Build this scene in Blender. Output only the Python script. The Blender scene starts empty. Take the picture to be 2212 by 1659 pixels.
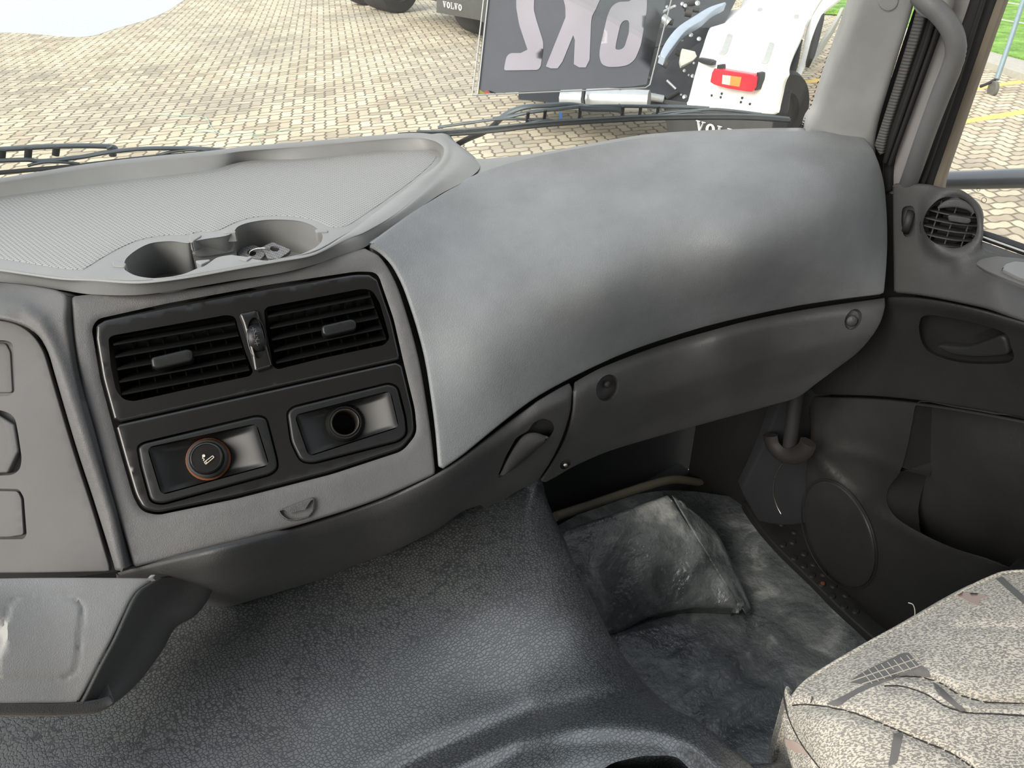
import bpy, bmesh, math, random
import numpy as np
from mathutils import Vector, Matrix
from mathutils.geometry import delaunay_2d_cdt
random.seed(4); np.random.seed(4)
sc = bpy.context.scene
C0 = np.array([0.0, 0.0, 1.20]); FL = 1660.0
YAW, PITCH = math.radians(37), math.radians(33)
FW = np.array([math.sin(YAW)*math.cos(PITCH), math.cos(YAW)*math.cos(PITCH), -math.sin(PITCH)])
RI = np.array([math.cos(YAW), -math.sin(YAW), 0.0]); UP = np.cross(RI, FW)
# ---- camera, sky, sun, exposure
cam = bpy.data.cameras.new('camera'); camo = bpy.data.objects.new('camera', cam); sc.collection.objects.link(camo)
cam.sensor_fit = 'HORIZONTAL'; cam.sensor_width = 36; cam.lens = 36*FL/2212; cam.clip_start = .02; cam.clip_end = 200
M = Matrix((RI, UP, -FW)).transposed().to_4x4(); M.translation = Vector(C0); camo.matrix_world = M
sc.camera = camo
W = bpy.data.worlds.new('world'); sc.world = W; W.use_nodes = True
wn = W.node_tree.nodes; wl = W.node_tree.links
bg = wn['Background']; tc = wn.new('ShaderNodeTexCoord'); sx = wn.new('ShaderNodeSeparateXYZ'); cr = wn.new('ShaderNodeValToRGB')
wl.new(tc.outputs['Generated'], sx.inputs[0]); wl.new(sx.outputs['Z'], cr.inputs[0]); wl.new(cr.outputs[0], bg.inputs[0])
cr.color_ramp.elements[0].position = 0.0; cr.color_ramp.elements[0].color = (.84, .84, .81, 1)
cr.color_ramp.elements[1].position = .7; cr.color_ramp.elements[1].color = (.78, .84, .92, 1)
my = wn.new('ShaderNodeMapRange'); wl.new(sx.outputs['Y'], my.inputs[0]); my.inputs[1].default_value = -.7; my.inputs[2].default_value = .3; my.inputs[3].default_value = .5; my.inputs[4].default_value = 1.08
wl.new(my.outputs[0], bg.inputs[1])   # duller behind the cab, open sky ahead
sun = bpy.data.lights.new('sun', 'SUN'); suno = bpy.data.objects.new('sun', sun); sc.collection.objects.link(suno)
sun.energy = 2.8; sun.angle = math.radians(40); sun.color = (1, .94, .84)
suno.rotation_euler = Vector((.78, .24, -.56)).to_track_quat('-Z', 'Y').to_euler()   # light travels this way: from the driver's side, low
sc.view_settings.view_transform = 'Standard'; sc.view_settings.look = 'None'; sc.view_settings.gamma = 1; sc.view_settings.exposure = .85
sc.view_settings.use_curve_mapping = False
GZ = -1.15
# ---- pixel rays into the world
def ray(px, py): return FW + RI*(px-1106)/FL + UP*(829.5-py)/FL
def inv(px, py, k):
    r = ray(px, py)
    if 'd' in k: return 1/k['d']
    if 'pl' in k:
        n, o = k['pl']; return 1/(np.dot(np.array(o)-C0, n)/np.dot(r, n))
    for i, a in enumerate('xyz'):
        if a in k: return 1/((k[a]-C0[i])/r[i])
def pt(px, py, **k): return C0 + ray(px, py)/inv(px, py, k)
class Surf:
    def __init__(s, ctl, disp=None):
        P = np.array([(c[0], c[1]) for c in ctl], float)/1000; v = np.array([inv(c[0], c[1], c[2]) for c in ctl])
        n = len(P); s.P = P; s.disp = disp
        if n == 3:
            s.w = np.zeros(3); A = np.c_[np.ones(3), P]; s.a = np.linalg.solve(A, v); return
        K = s.U(np.linalg.norm(P[:, None]-P[None], axis=2)) + np.eye(n)*1e-5
        A = np.zeros((n+3, n+3)); A[:n, :n] = K; A[:n, n] = 1; A[:n, n+1:] = P; A[n, :n] = 1; A[n+1:, :n] = P.T
        sol = np.linalg.solve(A, np.r_[v, 0, 0, 0]); s.w = sol[:n]; s.a = sol[n:]
    def U(s, r): return r*r*np.log(r+1e-9)
    def inv(s, q):
        q = q/1000.; r = np.linalg.norm(q[:, None]-s.P[None], axis=2)
        return s.a[0] + q@s.a[1:] + s.U(r)@s.w
    def pts(s, q, lift=0.):
        q = np.atleast_2d(np.array(q, float)); d = 1/s.inv(q) - lift
        if s.disp is not None: d = d - s.disp(q)
        r = FW + RI*((q[:, :1]-1106)/FL) + UP*((829.5-q[:, 1:])/FL)
        return C0 + r*d[:, None]
    def nrm(s, q, lift=0.):
        q = np.atleast_2d(np.array(q, float)); e = 2.
        a = s.pts(q+[e, 0], lift)-s.pts(q-[e, 0], lift); b = s.pts(q+[0, e], lift)-s.pts(q-[0, e], lift)
        n = np.cross(a, b); n /= np.linalg.norm(n, axis=1)[:, None]
        v = s.pts(q)-C0; f = np.sign((n*v).sum(1)); return -n*f[:, None]
    def one(s, px, py, lift=0.): return s.pts([(px, py)], lift)[0]
def crom(p, n=6, closed=False):
    p = np.array(p, float); N = len(p); out = []
    for i in range(N if closed else N-1):
        if closed: a, b, c, d = p[i-1], p[i], p[(i+1) % N], p[(i+2) % N]
        else: a, b, c, d = p[max(i-1, 0)], p[i], p[i+1], p[min(i+2, N-1)]
        for t in np.arange(n)/n:
            out.append(.5*((2*b)+(c-a)*t+(2*a-5*b+4*c-d)*t*t+(3*b-a-3*c+d)*t**3))
    if not closed: out.append(p[-1])
    return np.array(out)
def rnd(poly, r, n=5):
    """round the corners of a polygon"""
    p = np.array(poly, float); N = len(p); out = []
    rr = r if isinstance(r, (list, tuple)) else [r]*N
    for i in range(N):
        a, b, c = p[i-1], p[i], p[(i+1) % N]
        la, lc = np.linalg.norm(a-b), np.linalg.norm(c-b); k = min(rr[i], la*.48, lc*.48)
        s = b+(a-b)/la*k; e = b+(c-b)/lc*k
        for t in np.linspace(0, 1, n): out.append((1-t)**2*s+2*t*(1-t)*b+t*t*e)
    return np.array(out)
def resamp(p, step):
    p = np.array(p, float); out = []
    for i in range(len(p)):
        a, b = p[i], p[(i+1) % len(p)]; L = np.linalg.norm(b-a); m = max(1, int(round(L/step)))
        if L < step*.2: continue
        for k in range(m): out.append(a+(b-a)*k/m)
    return np.array(out)
def area(p): x, y = p[:, 0], p[:, 1]; return .5*np.sum(x*np.roll(y, -1)-np.roll(x, -1)*y)
def smo(poly, ang=32):
    p = np.array(poly, float)
    if len(p) > 58 or len(p) < 7 or np.linalg.norm(np.roll(p, -1, 0)-p, axis=1).mean() < 24: return p
    a = p-np.roll(p, 1, 0); b = np.roll(p, -1, 0)-p; t = np.abs((np.arctan2(b[:, 1], b[:, 0])-np.arctan2(a[:, 1], a[:, 0])+np.pi) % (2*np.pi)-np.pi)
    return rnd(p, [400. if x < math.radians(ang) else 2. for x in t], 4)
def inset(p, r):
    """r>0 shrinks (positive area polygons); r array or scalar"""
    s = np.sign(area(p)); a = p-np.roll(p, 1, 0); b = np.roll(p, -1, 0)-p
    na = np.c_[-a[:, 1], a[:, 0]]/(np.linalg.norm(a, axis=1)[:, None]+1e-9); nb = np.c_[-b[:, 1], b[:, 0]]/(np.linalg.norm(b, axis=1)[:, None]+1e-9)
    n = na+nb; n /= (np.linalg.norm(n, axis=1)[:, None]+1e-9); c = np.clip((n*na).sum(1), .6, 1)
    return p+n*s*(r/c)[:, None] if np.ndim(r) else p+n*s*r/c[:, None]
def pip(pts, poly):
    x, y = pts[:, 0], pts[:, 1]; c = np.zeros(len(pts), bool); n = len(poly); j = n-1
    for i in range(n):
        xi, yi = poly[i]; xj, yj = poly[j]
        if yi != yj: c ^= ((yi > y) != (yj > y)) & (x < (xj-xi)*(y-yi)/(yj-yi)+xi)
        j = i
    return c
def pdist(pts, poly, closed=True):
    d = np.full(len(pts), 1e9); n = len(poly)
    for i in range(n if closed else n-1):
        a = poly[i]; b = poly[(i+1) % n]; ab = b-a; t = np.clip(((pts-a)@ab)/(ab@ab+1e-9), 0, 1)
        d = np.minimum(d, np.linalg.norm(pts-(a+t[:, None]*ab), axis=1))
    return d
# ---- objects
def setp(o, label=None, cat=None, group=None, kind=None):
    for k, v in (('label', label), ('category', cat), ('group', group), ('kind', kind)):
        if v: o[k] = v
    return o
def mk(name, verts, faces, mat, parent=None, smooth=True, norm=True):
    me = bpy.data.meshes.new(name); V = np.array(verts, float)
    c = np.array([V[:, 0].mean(), V[:, 1].mean(), V[:, 2].min()])
    me.from_pydata((V-c).tolist(), [], [tuple(int(i) for i in f) for f in faces])
    if norm:
        bm = bmesh.new(); bm.from_mesh(me); bmesh.ops.recalc_face_normals(bm, faces=bm.faces); bm.to_mesh(me); bm.free()
    if smooth:
        me.polygons.foreach_set('use_smooth', [True]*len(me.polygons)); me.set_sharp_from_angle(angle=math.radians(50))
    if mat: me.materials.append(mat)
    o = bpy.data.objects.new(name, me); sc.collection.objects.link(o); o.location = c
    if parent: adopt(o, parent)
    return o
def wmat(o):
    m = Matrix.Translation(o.location) @ o.rotation_euler.to_matrix().to_4x4()
    return (wmat(o.parent) @ o.matrix_parent_inverse @ m) if o.parent else m
def adopt(o, parent):
    o.parent = parent; o.matrix_parent_inverse = wmat(parent).inverted()
def thing(name, label, cat, loc, group=None, kind=None):
    o = bpy.data.objects.new(name, None); sc.collection.objects.link(o); o.location = tuple(loc); o.empty_display_size = .05
    return setp(o, label, cat, group, kind)
class MB:
    def __init__(s): s.v = []; s.f = []
    def add(s, v, f):
        k = len(s.v); s.v += [tuple(map(float, p)) for p in v]; s.f += [tuple(i+k for i in q) for q in f]; return s
    def grid(s, G, cu=False, cv=False):
        G = np.array(G); n, m = G.shape[:2]; f = []
        for i in range(n if cu else n-1):
            for j in range(m if cv else m-1):
                f.append((i*m+j, ((i+1) % n)*m+j, ((i+1) % n)*m+(j+1) % m, i*m+(j+1) % m))
        return s.add(G.reshape(-1, 3), f)
    def tube(s, path, r, n=10, flat=1., upv=(0, 0, 1), caps=True):
        P = np.array(path, float); N = len(P); R = np.full(N, r) if np.ndim(r) == 0 else np.array(r)
        T = np.gradient(P, axis=0); T /= np.linalg.norm(T, axis=1)[:, None]+1e-12
        rows = []
        for i in range(N):
            a = np.cross(T[i], upv); a /= np.linalg.norm(a)+1e-9; b = np.cross(a, T[i])
            th = np.linspace(0, 2*np.pi, n, endpoint=False)
            rows.append([P[i]+R[i]*(a*np.cos(t)+b*np.sin(t)*flat) for t in th])
        k = len(s.v); s.grid(rows, cv=True)
        if caps: s.f.append(tuple(range(k, k+n))); s.f.append(tuple(range(k+(N-1)*n, k+N*n)))
        return s
    def box(s, c, ax, sz):
        c = np.array(c, float); ax = [np.array(a, float) for a in ax]; v = []
        for i in (-1, 1):
            for j in (-1, 1):
                for k in (-1, 1): v.append(c+ax[0]*i*sz[0]/2+ax[1]*j*sz[1]/2+ax[2]*k*sz[2]/2)
        return s.add(v, [(0, 1, 3, 2), (4, 6, 7, 5), (0, 4, 5, 1), (2, 3, 7, 6), (0, 2, 6, 4), (1, 5, 7, 3)])
    def bar(s, a, b, w, h, upv=(0, 0, 1)):
        a = np.array(a, float); b = np.array(b, float); t = b-a; L = np.linalg.norm(t); t /= L
        u = np.cross(t, upv); u /= np.linalg.norm(u)+1e-9; v = np.cross(u, t)
        return s.box((a+b)/2, (t, u, v), (L, w, h))
    def lathe(s, c, ax, prof, n=28):
        ax = np.array(ax, float); ax /= np.linalg.norm(ax); h = np.array((0, 0, 1.)) if abs(ax[2]) < .9 else np.array((1., 0, 0))
        a = np.cross(ax, h); a /= np.linalg.norm(a); b = np.cross(ax, a); c = np.array(c)
        rows = [[c+ax*z+r*(a*math.cos(t)+b*math.sin(t)) for t in np.linspace(0, 2*np.pi, n, endpoint=False)] for r, z in prof]
        return s.grid(rows, cv=True)
    def build(s, name, mat, parent=None, smooth=True): return mk(name, s.v, s.f, mat, parent, smooth)
def sheet(name, S, outline, mat, parent=None, holes=(), step=14, r=.004, depth=.02, lift=0., dirv=None, build=True, mb=None):
    """solid panel on surface S: traced outline, rounded edge of radius r, walls going back by depth. hole = (outline, r, depth, capped, taper)"""
    out = resamp(smo(outline), step*.7)
    if area(out) < 0: out = out[::-1]
    def rpx(q, rr): return rr*FL*S.inv(q)
    loops = [(inset(out, rpx(out, r)), r, depth, False, 0.)]
    for h in holes:
        h = tuple(h)+(.003, .02, False, 0.)[len(h)-1:]
        q = resamp(h[0], step*.6 if len(h) < 6 else h[5])
        if area(q) > 0: q = q[::-1]
        loops.append((inset(q, -rpx(q, h[1])), h[1], h[2], h[3], h[4]))
    pts = []; edges = []
    for L in loops:
        k = len(pts); n = len(L[0]); pts += L[0].tolist(); edges += [(k+i, k+(i+1) % n) for i in range(n)]
    A = loops[0][0]; x0, y0 = A.min(0); x1, y1 = A.max(0)
    g = np.array([(x, y) for x in np.arange(x0+step/2, x1, step) for y in np.arange(y0+step/2, y1, step)])
    if len(g):
        g = g+np.random.uniform(-.08, .08, g.shape)*step
        ok = pip(g, A) & (pdist(g, A) > step*.4)
        for L in loops[1:]: ok &= ~pip(g, L[0]) & (pdist(g, L[0]) > step*.4)
        g = g[ok]; pts += g.tolist()
    vs, _, fs, ov, _, _ = delaunay_2d_cdt([Vector(p) for p in pts], edges, [], 0, 1e-5)
    V2 = np.array([tuple(v) for v in vs]); keep = []
    F = np.array([f for f in fs if len(f) == 3]); cen = V2[F].mean(1); ok = pip(cen, A)
    for L in loops[1:]: ok &= ~pip(cen, L[0])
    F = F[ok]
    mapi = {}
    for i, o in enumerate(ov):
        for q in o: mapi[q] = i
    V = S.pts(V2, lift).tolist(); faces = [tuple(f) for f in F]
    base = 0
    for L in loops:
        n = len(L[0]); idx = [mapi.get(base+i) for i in range(n)]; q = L[0]; base += n
        P = S.pts(q, lift); N = S.nrm(q, lift); T = np.roll(P, -1, 0)-np.roll(P, 1, 0); T /= np.linalg.norm(T, axis=1)[:, None]+1e-9
        O = np.cross(T, N); O /= np.linalg.norm(O, axis=1)[:, None]+1e-9
        e = S.pts(q+(q-inset(q, 2.0) if True else 0), lift)-P
        O *= np.sign((O*e).sum(1))[:, None]
        B = -N if dirv is None else np.tile(np.array(dirv, float), (n, 1))
        rr = L[1]; prev = idx
        rings = [(rr*math.sin(a), rr*(1-math.cos(a)), 0) for a in np.linspace(0, math.pi/2, 5)[1:]] if rr > 0 else []
        rings.append((rr-L[4], rr, max(L[2]-rr, 0.0005)))
        for (o_, b_, dd) in rings:
            k = len(V); V += (P+O*o_-N*b_+B*dd).tolist(); cur = list(range(k, k+n))
            for i in range(n):
                j = (i+1) % n; f = (prev[i], cur[i], cur[j], prev[j])
                if len(set(f)) == 4: faces.append(f)
            prev = cur
        if L[3]:
            c = len(V); V.append(np.mean(np.array(V)[prev], axis=0).tolist()); faces += [(prev[i], prev[(i+1) % n], c) for i in range(n)]
    if mb is not None: mb.add(V, faces); return mb
    return mk(name, V, faces, mat, parent)
def loft(name, rows, mat, parent=None, n=6, m=6, thick=None, cv=False):
    R = [crom(r, m, cv) for r in rows]; R = np.array(R); G = np.array([crom(R[:, j], n) for j in range(R.shape[1])]).transpose(1, 0, 2)
    b = MB(); b.grid(G, cv=cv)
    o = b.build(name, mat, parent)
    if thick:
        md = o.modifiers.new('thickness', 'SOLIDIFY'); md.thickness = thick; md.offset = -1
    return o
def ell(cx, cy, a, b, rot=0., n=40):
    t = np.linspace(0, 2*np.pi, n, endpoint=False); c, s = math.cos(rot), math.sin(rot)
    return np.c_[cx+a*np.cos(t)*c-b*np.sin(t)*s, cy+a*np.cos(t)*s+b*np.sin(t)*c]
def circ(S, cx, cy, r, lift=0., n=40):
    """pixel outline of a true circle of radius r metres lying on S"""
    p = S.one(cx, cy, lift); N = S.nrm([(cx, cy)])[0]; a = np.cross(N, (0, 0, 1.)); a /= np.linalg.norm(a)+1e-9; b = np.cross(N, a)
    return np.array([proj(p+r*(a*math.cos(t)+b*math.sin(t))) for t in np.linspace(0, 2*np.pi, n, endpoint=False)])
def proj(p):
    d = np.array(p)-C0; z = d@FW; return np.array((1106+FL*(d@RI)/z, 829.5-FL*(d@UP)/z))
# ---- materials
class NT:
    def __init__(s, name):
        s.m = bpy.data.materials.new(name); s.m.use_nodes = True; s.t = s.m.node_tree; s.n = s.t.nodes; s.l = s.t.links
        s.b = s.n['Principled BSDF']; s.pos = s.n.new('ShaderNodeNewGeometry').outputs['Position']
    def set(s, **k):
        for a, v in k.items(): s.put(s.b.inputs[a.replace('_', ' ')], v)
        return s
    def put(s, i, v):
        if hasattr(v, 'is_output') or hasattr(v, 'links'): s.l.new(v, i)
        elif isinstance(v, tuple) and len(v) == 3 and i.type == 'RGBA': i.default_value = v+(1,)
        else: i.default_value = v
    def node(s, ty, ins={}, out=0, **pr):
        n = s.n.new('ShaderNode'+ty)
        for a, v in pr.items(): setattr(n, a, v)
        for i, v in ins.items(): s.put(n.inputs[i], v)
        return n.outputs[out]
    def math(s, op, a, b=0., c=0.): return s.node('Math', {0: a, 1: b, 2: c}, operation=op)
    def map(s, sc=(1, 1, 1), rot=(0, 0, 0), v=None): return s.node('Mapping', {0: v or s.pos, 2: rot, 3: sc})
    def noise(s, scale, detail=3, rough=.5, v=None, out=0, dist=0.): return s.node('TexNoise', {'Vector': v or s.pos, 'Scale': scale, 'Detail': detail, 'Roughness': rough, 'Distortion': dist}, out)
    def vor(s, scale, v=None, feature='F1', out=0): return s.node('TexVoronoi', {'Vector': v or s.pos, 'Scale': scale}, out, feature=feature)
    def ramp(s, x, stops):
        n = s.n.new('ShaderNodeValToRGB'); s.l.new(x, n.inputs[0]); e = n.color_ramp.elements
        while len(e) < len(stops): e.new(.5)
        for q, (p, c) in zip(e, stops): q.position = p; q.color = (c+(1,) if isinstance(c, tuple) else (c, c, c, 1))
        return n.outputs[0]
    def mix(s, f, a, b, bt='MIX'):
        n = s.n.new('ShaderNodeMix'); n.data_type = 'RGBA'; n.blend_type = bt
        for i, v in ((0, f), (6, a), (7, b)): s.put(n.inputs[i], v)
        return n.outputs[2]
    def bump(s, h, strength=.3, dist=.001):
        s.l.new(s.node('Bump', {'Strength': strength, 'Distance': dist, 'Height': h}), s.b.inputs['Normal']); return s
def g(v, t=(1, 1, 1)): return (v*t[0], v*t[1], v*t[2])
def leather(name, col, scale=420, st=.35, rough=.55, dirt=.15, sheen=.5):
    t = NT(name); d = t.noise(60, 2, .5, out=1); v = t.mix(.012, t.pos, d)
    h = t.vor(scale, v, 'DISTANCE_TO_EDGE'); h2 = t.math('MINIMUM', h, .25); h3 = t.noise(scale*.25, 3)
    hh = t.math('ADD', h2, t.math('MULTIPLY', h3, .25))
    c = t.mix(t.ramp(t.noise(7, 5, .6), [(.35, 0.), (.7, 1.)]), tuple(x*(1-dirt) for x in col), tuple(x*(1+dirt) for x in col))
    t.set(Base_Color=c, Roughness=t.ramp(t.noise(11, 4), [(.3, rough-.06), (.7, rough+.08)]), Specular_IOR_Level=sheen)
    return t.bump(hh, min(1, st*1.5), .0014).m
def plain(name, col, rough=.5, metal=0., spec=.5, bump=0., bs=300, **k):
    t = NT(name); c = t.mix(t.ramp(t.noise(14, 4), [(.3, 0.), (.7, 1.)]), tuple(x*.93 for x in col), tuple(min(1, x*1.07) for x in col))
    t.set(Base_Color=c, Roughness=rough, Metallic=metal, Specular_IOR_Level=spec, **k)
    if bump: t.bump(t.noise(bs, 3), bump, .0006)
    return t.m
T_PL = (1, 1.01, 1.01)
M = {}
M['pad'] = leather('pad_vinyl', g(.18, (.97, 1.02, 1.05)), 430, .30, .52)
M['console'] = M['housing'] = leather('console_vinyl_lit', g(.27, (1.02, 1, .96)), 520, .2, .55); M['console'] = leather('console_vinyl', g(.085, (1.02, 1, 1.0)), 560, .2, .55)  # housing: paler copy of the console vinyl, light put into its colour
M['trim'] = leather('grained_plastic', g(.052, (1.0, 1, 1.0)), 560, .28, .5)
M['top'] = plain('dash_top_plastic', g(.20, (1, 1.01, .99)), .5, bump=.25, bs=900)
M['plate'] = plain('flat_plastic', g(.11, (1.02, 1, .98)), .6, bump=.12, bs=1200)
M['gloss'] = plain('satin_black_plastic', g(.010), .22, spec=.5, bump=.03, bs=700)
M['gloss2'] = plain('black_socket_plastic', g(.011, (.95, 1, 1.03)), .36, spec=.3)
M['dark'] = plain('dark_gap', g(.01), .9)
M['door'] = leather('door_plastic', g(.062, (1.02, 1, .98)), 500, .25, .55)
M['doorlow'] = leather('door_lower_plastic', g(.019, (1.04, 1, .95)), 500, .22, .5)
M['rubber'] = plain('black_rubber', g(.018), .6, bump=.2, bs=500)
M['pillar'] = leather('pillar_plastic', g(.33, (1, 1.01, .99)), 900, .05, .6)
M['white'] = plain('white_paint', (.86, .86, .83), .35)
M['glassdark'] = plain('smoked_plastic', (.05, .05, .05), .15)
M['chrome'] = plain('worn_metal', (.45, .43, .40), .3, 1.)
def pebble():
    t = NT('pebbled_vinyl'); v = t.mix(.01, t.pos, t.noise(30, 2, out=1)); e = t.vor(230, v, 'DISTANCE_TO_EDGE'); e.node.inputs['Randomness'].default_value = .75
    k = t.ramp(e, [(.03, .0), (.22, 1.)]); hue = t.ramp(t.noise(4.5, 5, .6), [(.35, (.055, .064, .070)), (.65, (.078, .080, .077))])
    t.set(Base_Color=t.mix(k, (.022, .024, .026), hue), Roughness=t.ramp(t.noise(9, 4), [(.3, .28), (.7, .42)]), Specular_IOR_Level=.8, Coat_Weight=.8, Coat_Roughness=.33, Coat_IOR=1.6)
    return t.bump(t.math('MINIMUM', e, .2), .5, .0035).m
M['tunnel'] = pebble()
def dots():
    t = NT('perforated_mat'); m = t.map((190, 230, 1), (0, 0, math.radians(-34))); s_ = t.node('SeparateXYZ', {0: m})
    x = s_; sep = x.node; y = sep.outputs[1]
    row = t.math('MODULO', t.math('FLOOR', t.math('ADD', y, 1000.)), 2.)
    fx = t.math('SUBTRACT', t.math('FRACT', t.math('ADD', t.math('ADD', x, 1000.), t.math('MULTIPLY', row, .5))), .5)
    fy = t.math('SUBTRACT', t.math('FRACT', t.math('ADD', y, 1000.)), .5)
    r = t.math('SQRT', t.math('ADD', t.math('MULTIPLY', fx, fx), t.math('MULTIPLY', t.math('MULTIPLY', fy, fy), 1.6)))
    k = t.ramp(r, [(.20, 0.), (.30, 1.)])
    t.set(Base_Color=t.mix(k, (.10, .10, .10), (.25, .25, .242)), Roughness=.55); return t.bump(k, .6, .0015).m
M['dots'] = dots()
def fabric():
    t = NT('woven_seat_fabric'); v = t.map((1, 1, 1), (0, 0, math.radians(35))); v2 = t.map((300, 760, 450), (0, 0, 0), v)
    n = t.node('TexNoise', {'Vector': v2, 'Scale': 1.0, 'Detail': 1.5, 'Roughness': .5}); k = t.ramp(n, [(.47, 0.), (.53, 1.)])
    big = t.ramp(t.noise(9, 3), [(.4, (.24, .22, .20)), (.62, (.28, .265, .24))])
    t.set(Base_Color=t.mix(k, big, (.58, .54, .46)), Roughness=.95, Specular_IOR_Level=.15)
    return t.bump(n, .5, .0012).m
M['fabric'] = fabric()
M['fabgrey'] = plain('grey_weave', (.14, .135, .13), .95, bump=.5, bs=1500)
M['fabpink'] = plain('pinkish_weave', (.38, .30, .26), .95, bump=.5, bs=1500)
M['fablight'] = plain('pale_thread', (.42, .39, .33), .95)
M['thread'] = plain('dark_thread', (.03, .028, .026), .9)
def floormat():
    t = NT('scuffed_sheen_vinyl'); n = t.noise(9, 8, .65, dist=.6); n2 = t.noise(60, 4, .6)
    c = t.ramp(n, [(.36, (.08, .09, .095)), (.56, (.18, .195, .195)), (.72, (.52, .52, .49))])  # scuffs, paled further to put glossy highlights into the colour
    t.set(Base_Color=t.mix(t.ramp(n2, [(.6, 0.), (.75, .5)]), c, (.34, .33, .30)), Roughness=t.ramp(n, [(.35, .2), (.65, .42)]), Specular_IOR_Level=.8)
    return t.bump(t.math('ADD', t.noise(14, 5, .6), t.math('MULTIPLY', n2, .15)), .6, .02).m
M['mat'] = floormat()
M['carpet'] = plain('dark_felt', (.012, .013, .016), .95, bump=.5, bs=500)
def cx(pts, ox, oy, s): return [(ox+x/s, oy+y/s) for x, y in pts]
Zt = .84
S_tray = Surf([(0, 500, {'z': Zt}), (900, 380, {'z': Zt}), (400, 620, {'z': Zt})])
dash = thing('dashboard', 'dark grey truck dashboard running from the left edge to the passenger door', 'dashboard', (.55, .75, .45))
# tray base with the cup holes
tray_o = [(-60, 430), (0, 422), (226, 393), (452, 366), (529, 345), (655, 342), (814, 325), (934, 322), (962, 330), (955, 356), (912, 393), (820, 462), (772, 494), (741, 509), (681, 545), (605, 560), (504, 578), (403, 596), (301, 607), (200, 601), (136, 599), (0, 580), (-60, 574)]
cup = [(271, 575), (275, 560), (295, 543), (320, 530), (345, 525), (375, 524), (404, 528), (418, 524), (443, 519), (488, 512), (506, 503), (515, 492), (535, 484), (570, 478), (605, 477), (645, 480), (675, 490), (692, 505), (693, 518), (680, 532), (650, 546), (610, 557), (575, 560), (550, 557), (530, 552), (508, 549), (498, 548), (470, 553), (455, 562), (440, 572), (423, 578), (392, 590), (342, 598), (300, 594), (275, 583)]
sheet('tray', S_tray, tray_o, M['top'], dash, [(crom(cup, 4, True), .0015, .060, True, .005)], step=16, r=.001, depth=.01, dirv=(.05, .48, -.87))
mat_o = [(-60, 444), (0, 431), (226, 401), (452, 374), (497, 364), (529, 350), (655, 349), (814, 332), (927, 328), (945, 335), (935, 352), (895, 388), (806, 452), (746, 491), (715, 492), (690, 478), (640, 467), (590, 465), (540, 470), (500, 484), (470, 500), (430, 500), (408, 507), (350, 508), (300, 518), (262, 534), (215, 560), (181, 583), (140, 581), (0, 558), (-60, 550)]
sheet('perforated_mat', S_tray, mat_o, M['dots'], dash, step=30, r=.001, depth=.002, lift=.002)
def zp(px, py, z): return pt(px, py, z=z)
st = []
def station(A, B, Cc, D, zB, zD, back=False, zA=Zt):
    a = zp(*A, zA-.003); b = zp(*B, zB); c = zp(*Cc, zB)
    d = c+np.array((.0, .035, -.05)) if back else zp(*D, zD)
    m1 = a+(b-a)*.8; m2 = c+(d-c)*.15+np.array((0, 0, .001))
    st.append([a, m1, b, (b+c)/2+np.array((0, 0, .0015)), c, m2, (c+d)/2+np.array((0, 0, .003)), d])
for x, ya, yb, yc in ((-80, 444, 402, 395), (0, 431, 393, 385), (226, 400, 358, 349), (452, 373, 335, 326), (529, 350, 325, 316), (655, 348, 315, 306), (814, 331, 301, 292), (895, 327, 296, 287)):
    station((x, ya), (x, yb), (x, yc), None, .857, 0, True)
station((932, 327), (931, 301), (936, 291), (960, 292), .857, .82)
station((947, 331), (952, 311), (963, 302), (985, 308), .857, .835)
station((952, 340), (960, 325), (976, 323), (1036, 352), .857, .845)
station((944, 355), (949, 353), (970, 348), (1012, 386), .855, .845)
station((902, 388), (904, 389), (931, 393), (950, 420), .852, .842)
station((812, 456), (816, 459), (859, 457), (872, 474), .846, .836)
station((766, 490), (770, 493), (790, 499), (812, 517), .842, .826)
station((738, 510), (741, 511), (750, 515), (775, 540), .841, .824)
for p in ((681, 543, 546, 571), (605, 558, 561, 590), (504, 576, 579, 606), (403, 594, 597, 623), (301, 605, 608, 637), (200, 599, 602, 636), (136, 596, 600, 627), (60, 587, 590, 615), (0, 577, 581, 609), (-80, 567, 571, 600)):
    station((p[0], p[1]), (p[0], p[2]), (p[0], p[2]+4), (p[0], p[3]), .841, .823)
G = np.array([crom(np.array(st)[:, j], 6) for j in range(8)]).transpose(1, 0, 2)
G2 = np.array([crom(row, 3) for row in G]); b = MB(); b.grid(G2); b.build('tray_rim', M['top'], dash)
# cup clips, divider
b = MB()
blk = [(413, 528), (440, 519), (492, 508), (506, 512), (510, 545), (480, 552), (432, 558), (418, 552)]
sheet('cup_divider', Surf([(413, 528, {'z': .835}), (492, 508, {'z': .835}), (460, 560, {'z': .81})]), blk, M['top'], dash, r=.003, depth=.06, dirv=(0, 0, -1), step=8)
for q in ([(165, 410), (195, 400), (285, 425), (275, 462), (175, 455)], [(880, 400), (1000, 390), (1000, 410), (925, 443), (880, 420)], [(1245, 380), (1355, 362), (1358, 380), (1315, 410), (1250, 395)], [(1115, 155), (1160, 133), (1215, 145), (1225, 168), (1130, 172)], [(1895, 140), (1930, 126), (2000, 138), (2012, 162), (1905, 168)], [(820, 230), (835, 165), (920, 180), (925, 200), (860, 240), (850, 262)]):
    sheet('cup_clip', S_tray, rnd(cx(q, 200, 460, 3.95), 2, 3), M['top'], dash, step=6, r=.001, depth=.012, lift=.004)
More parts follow.
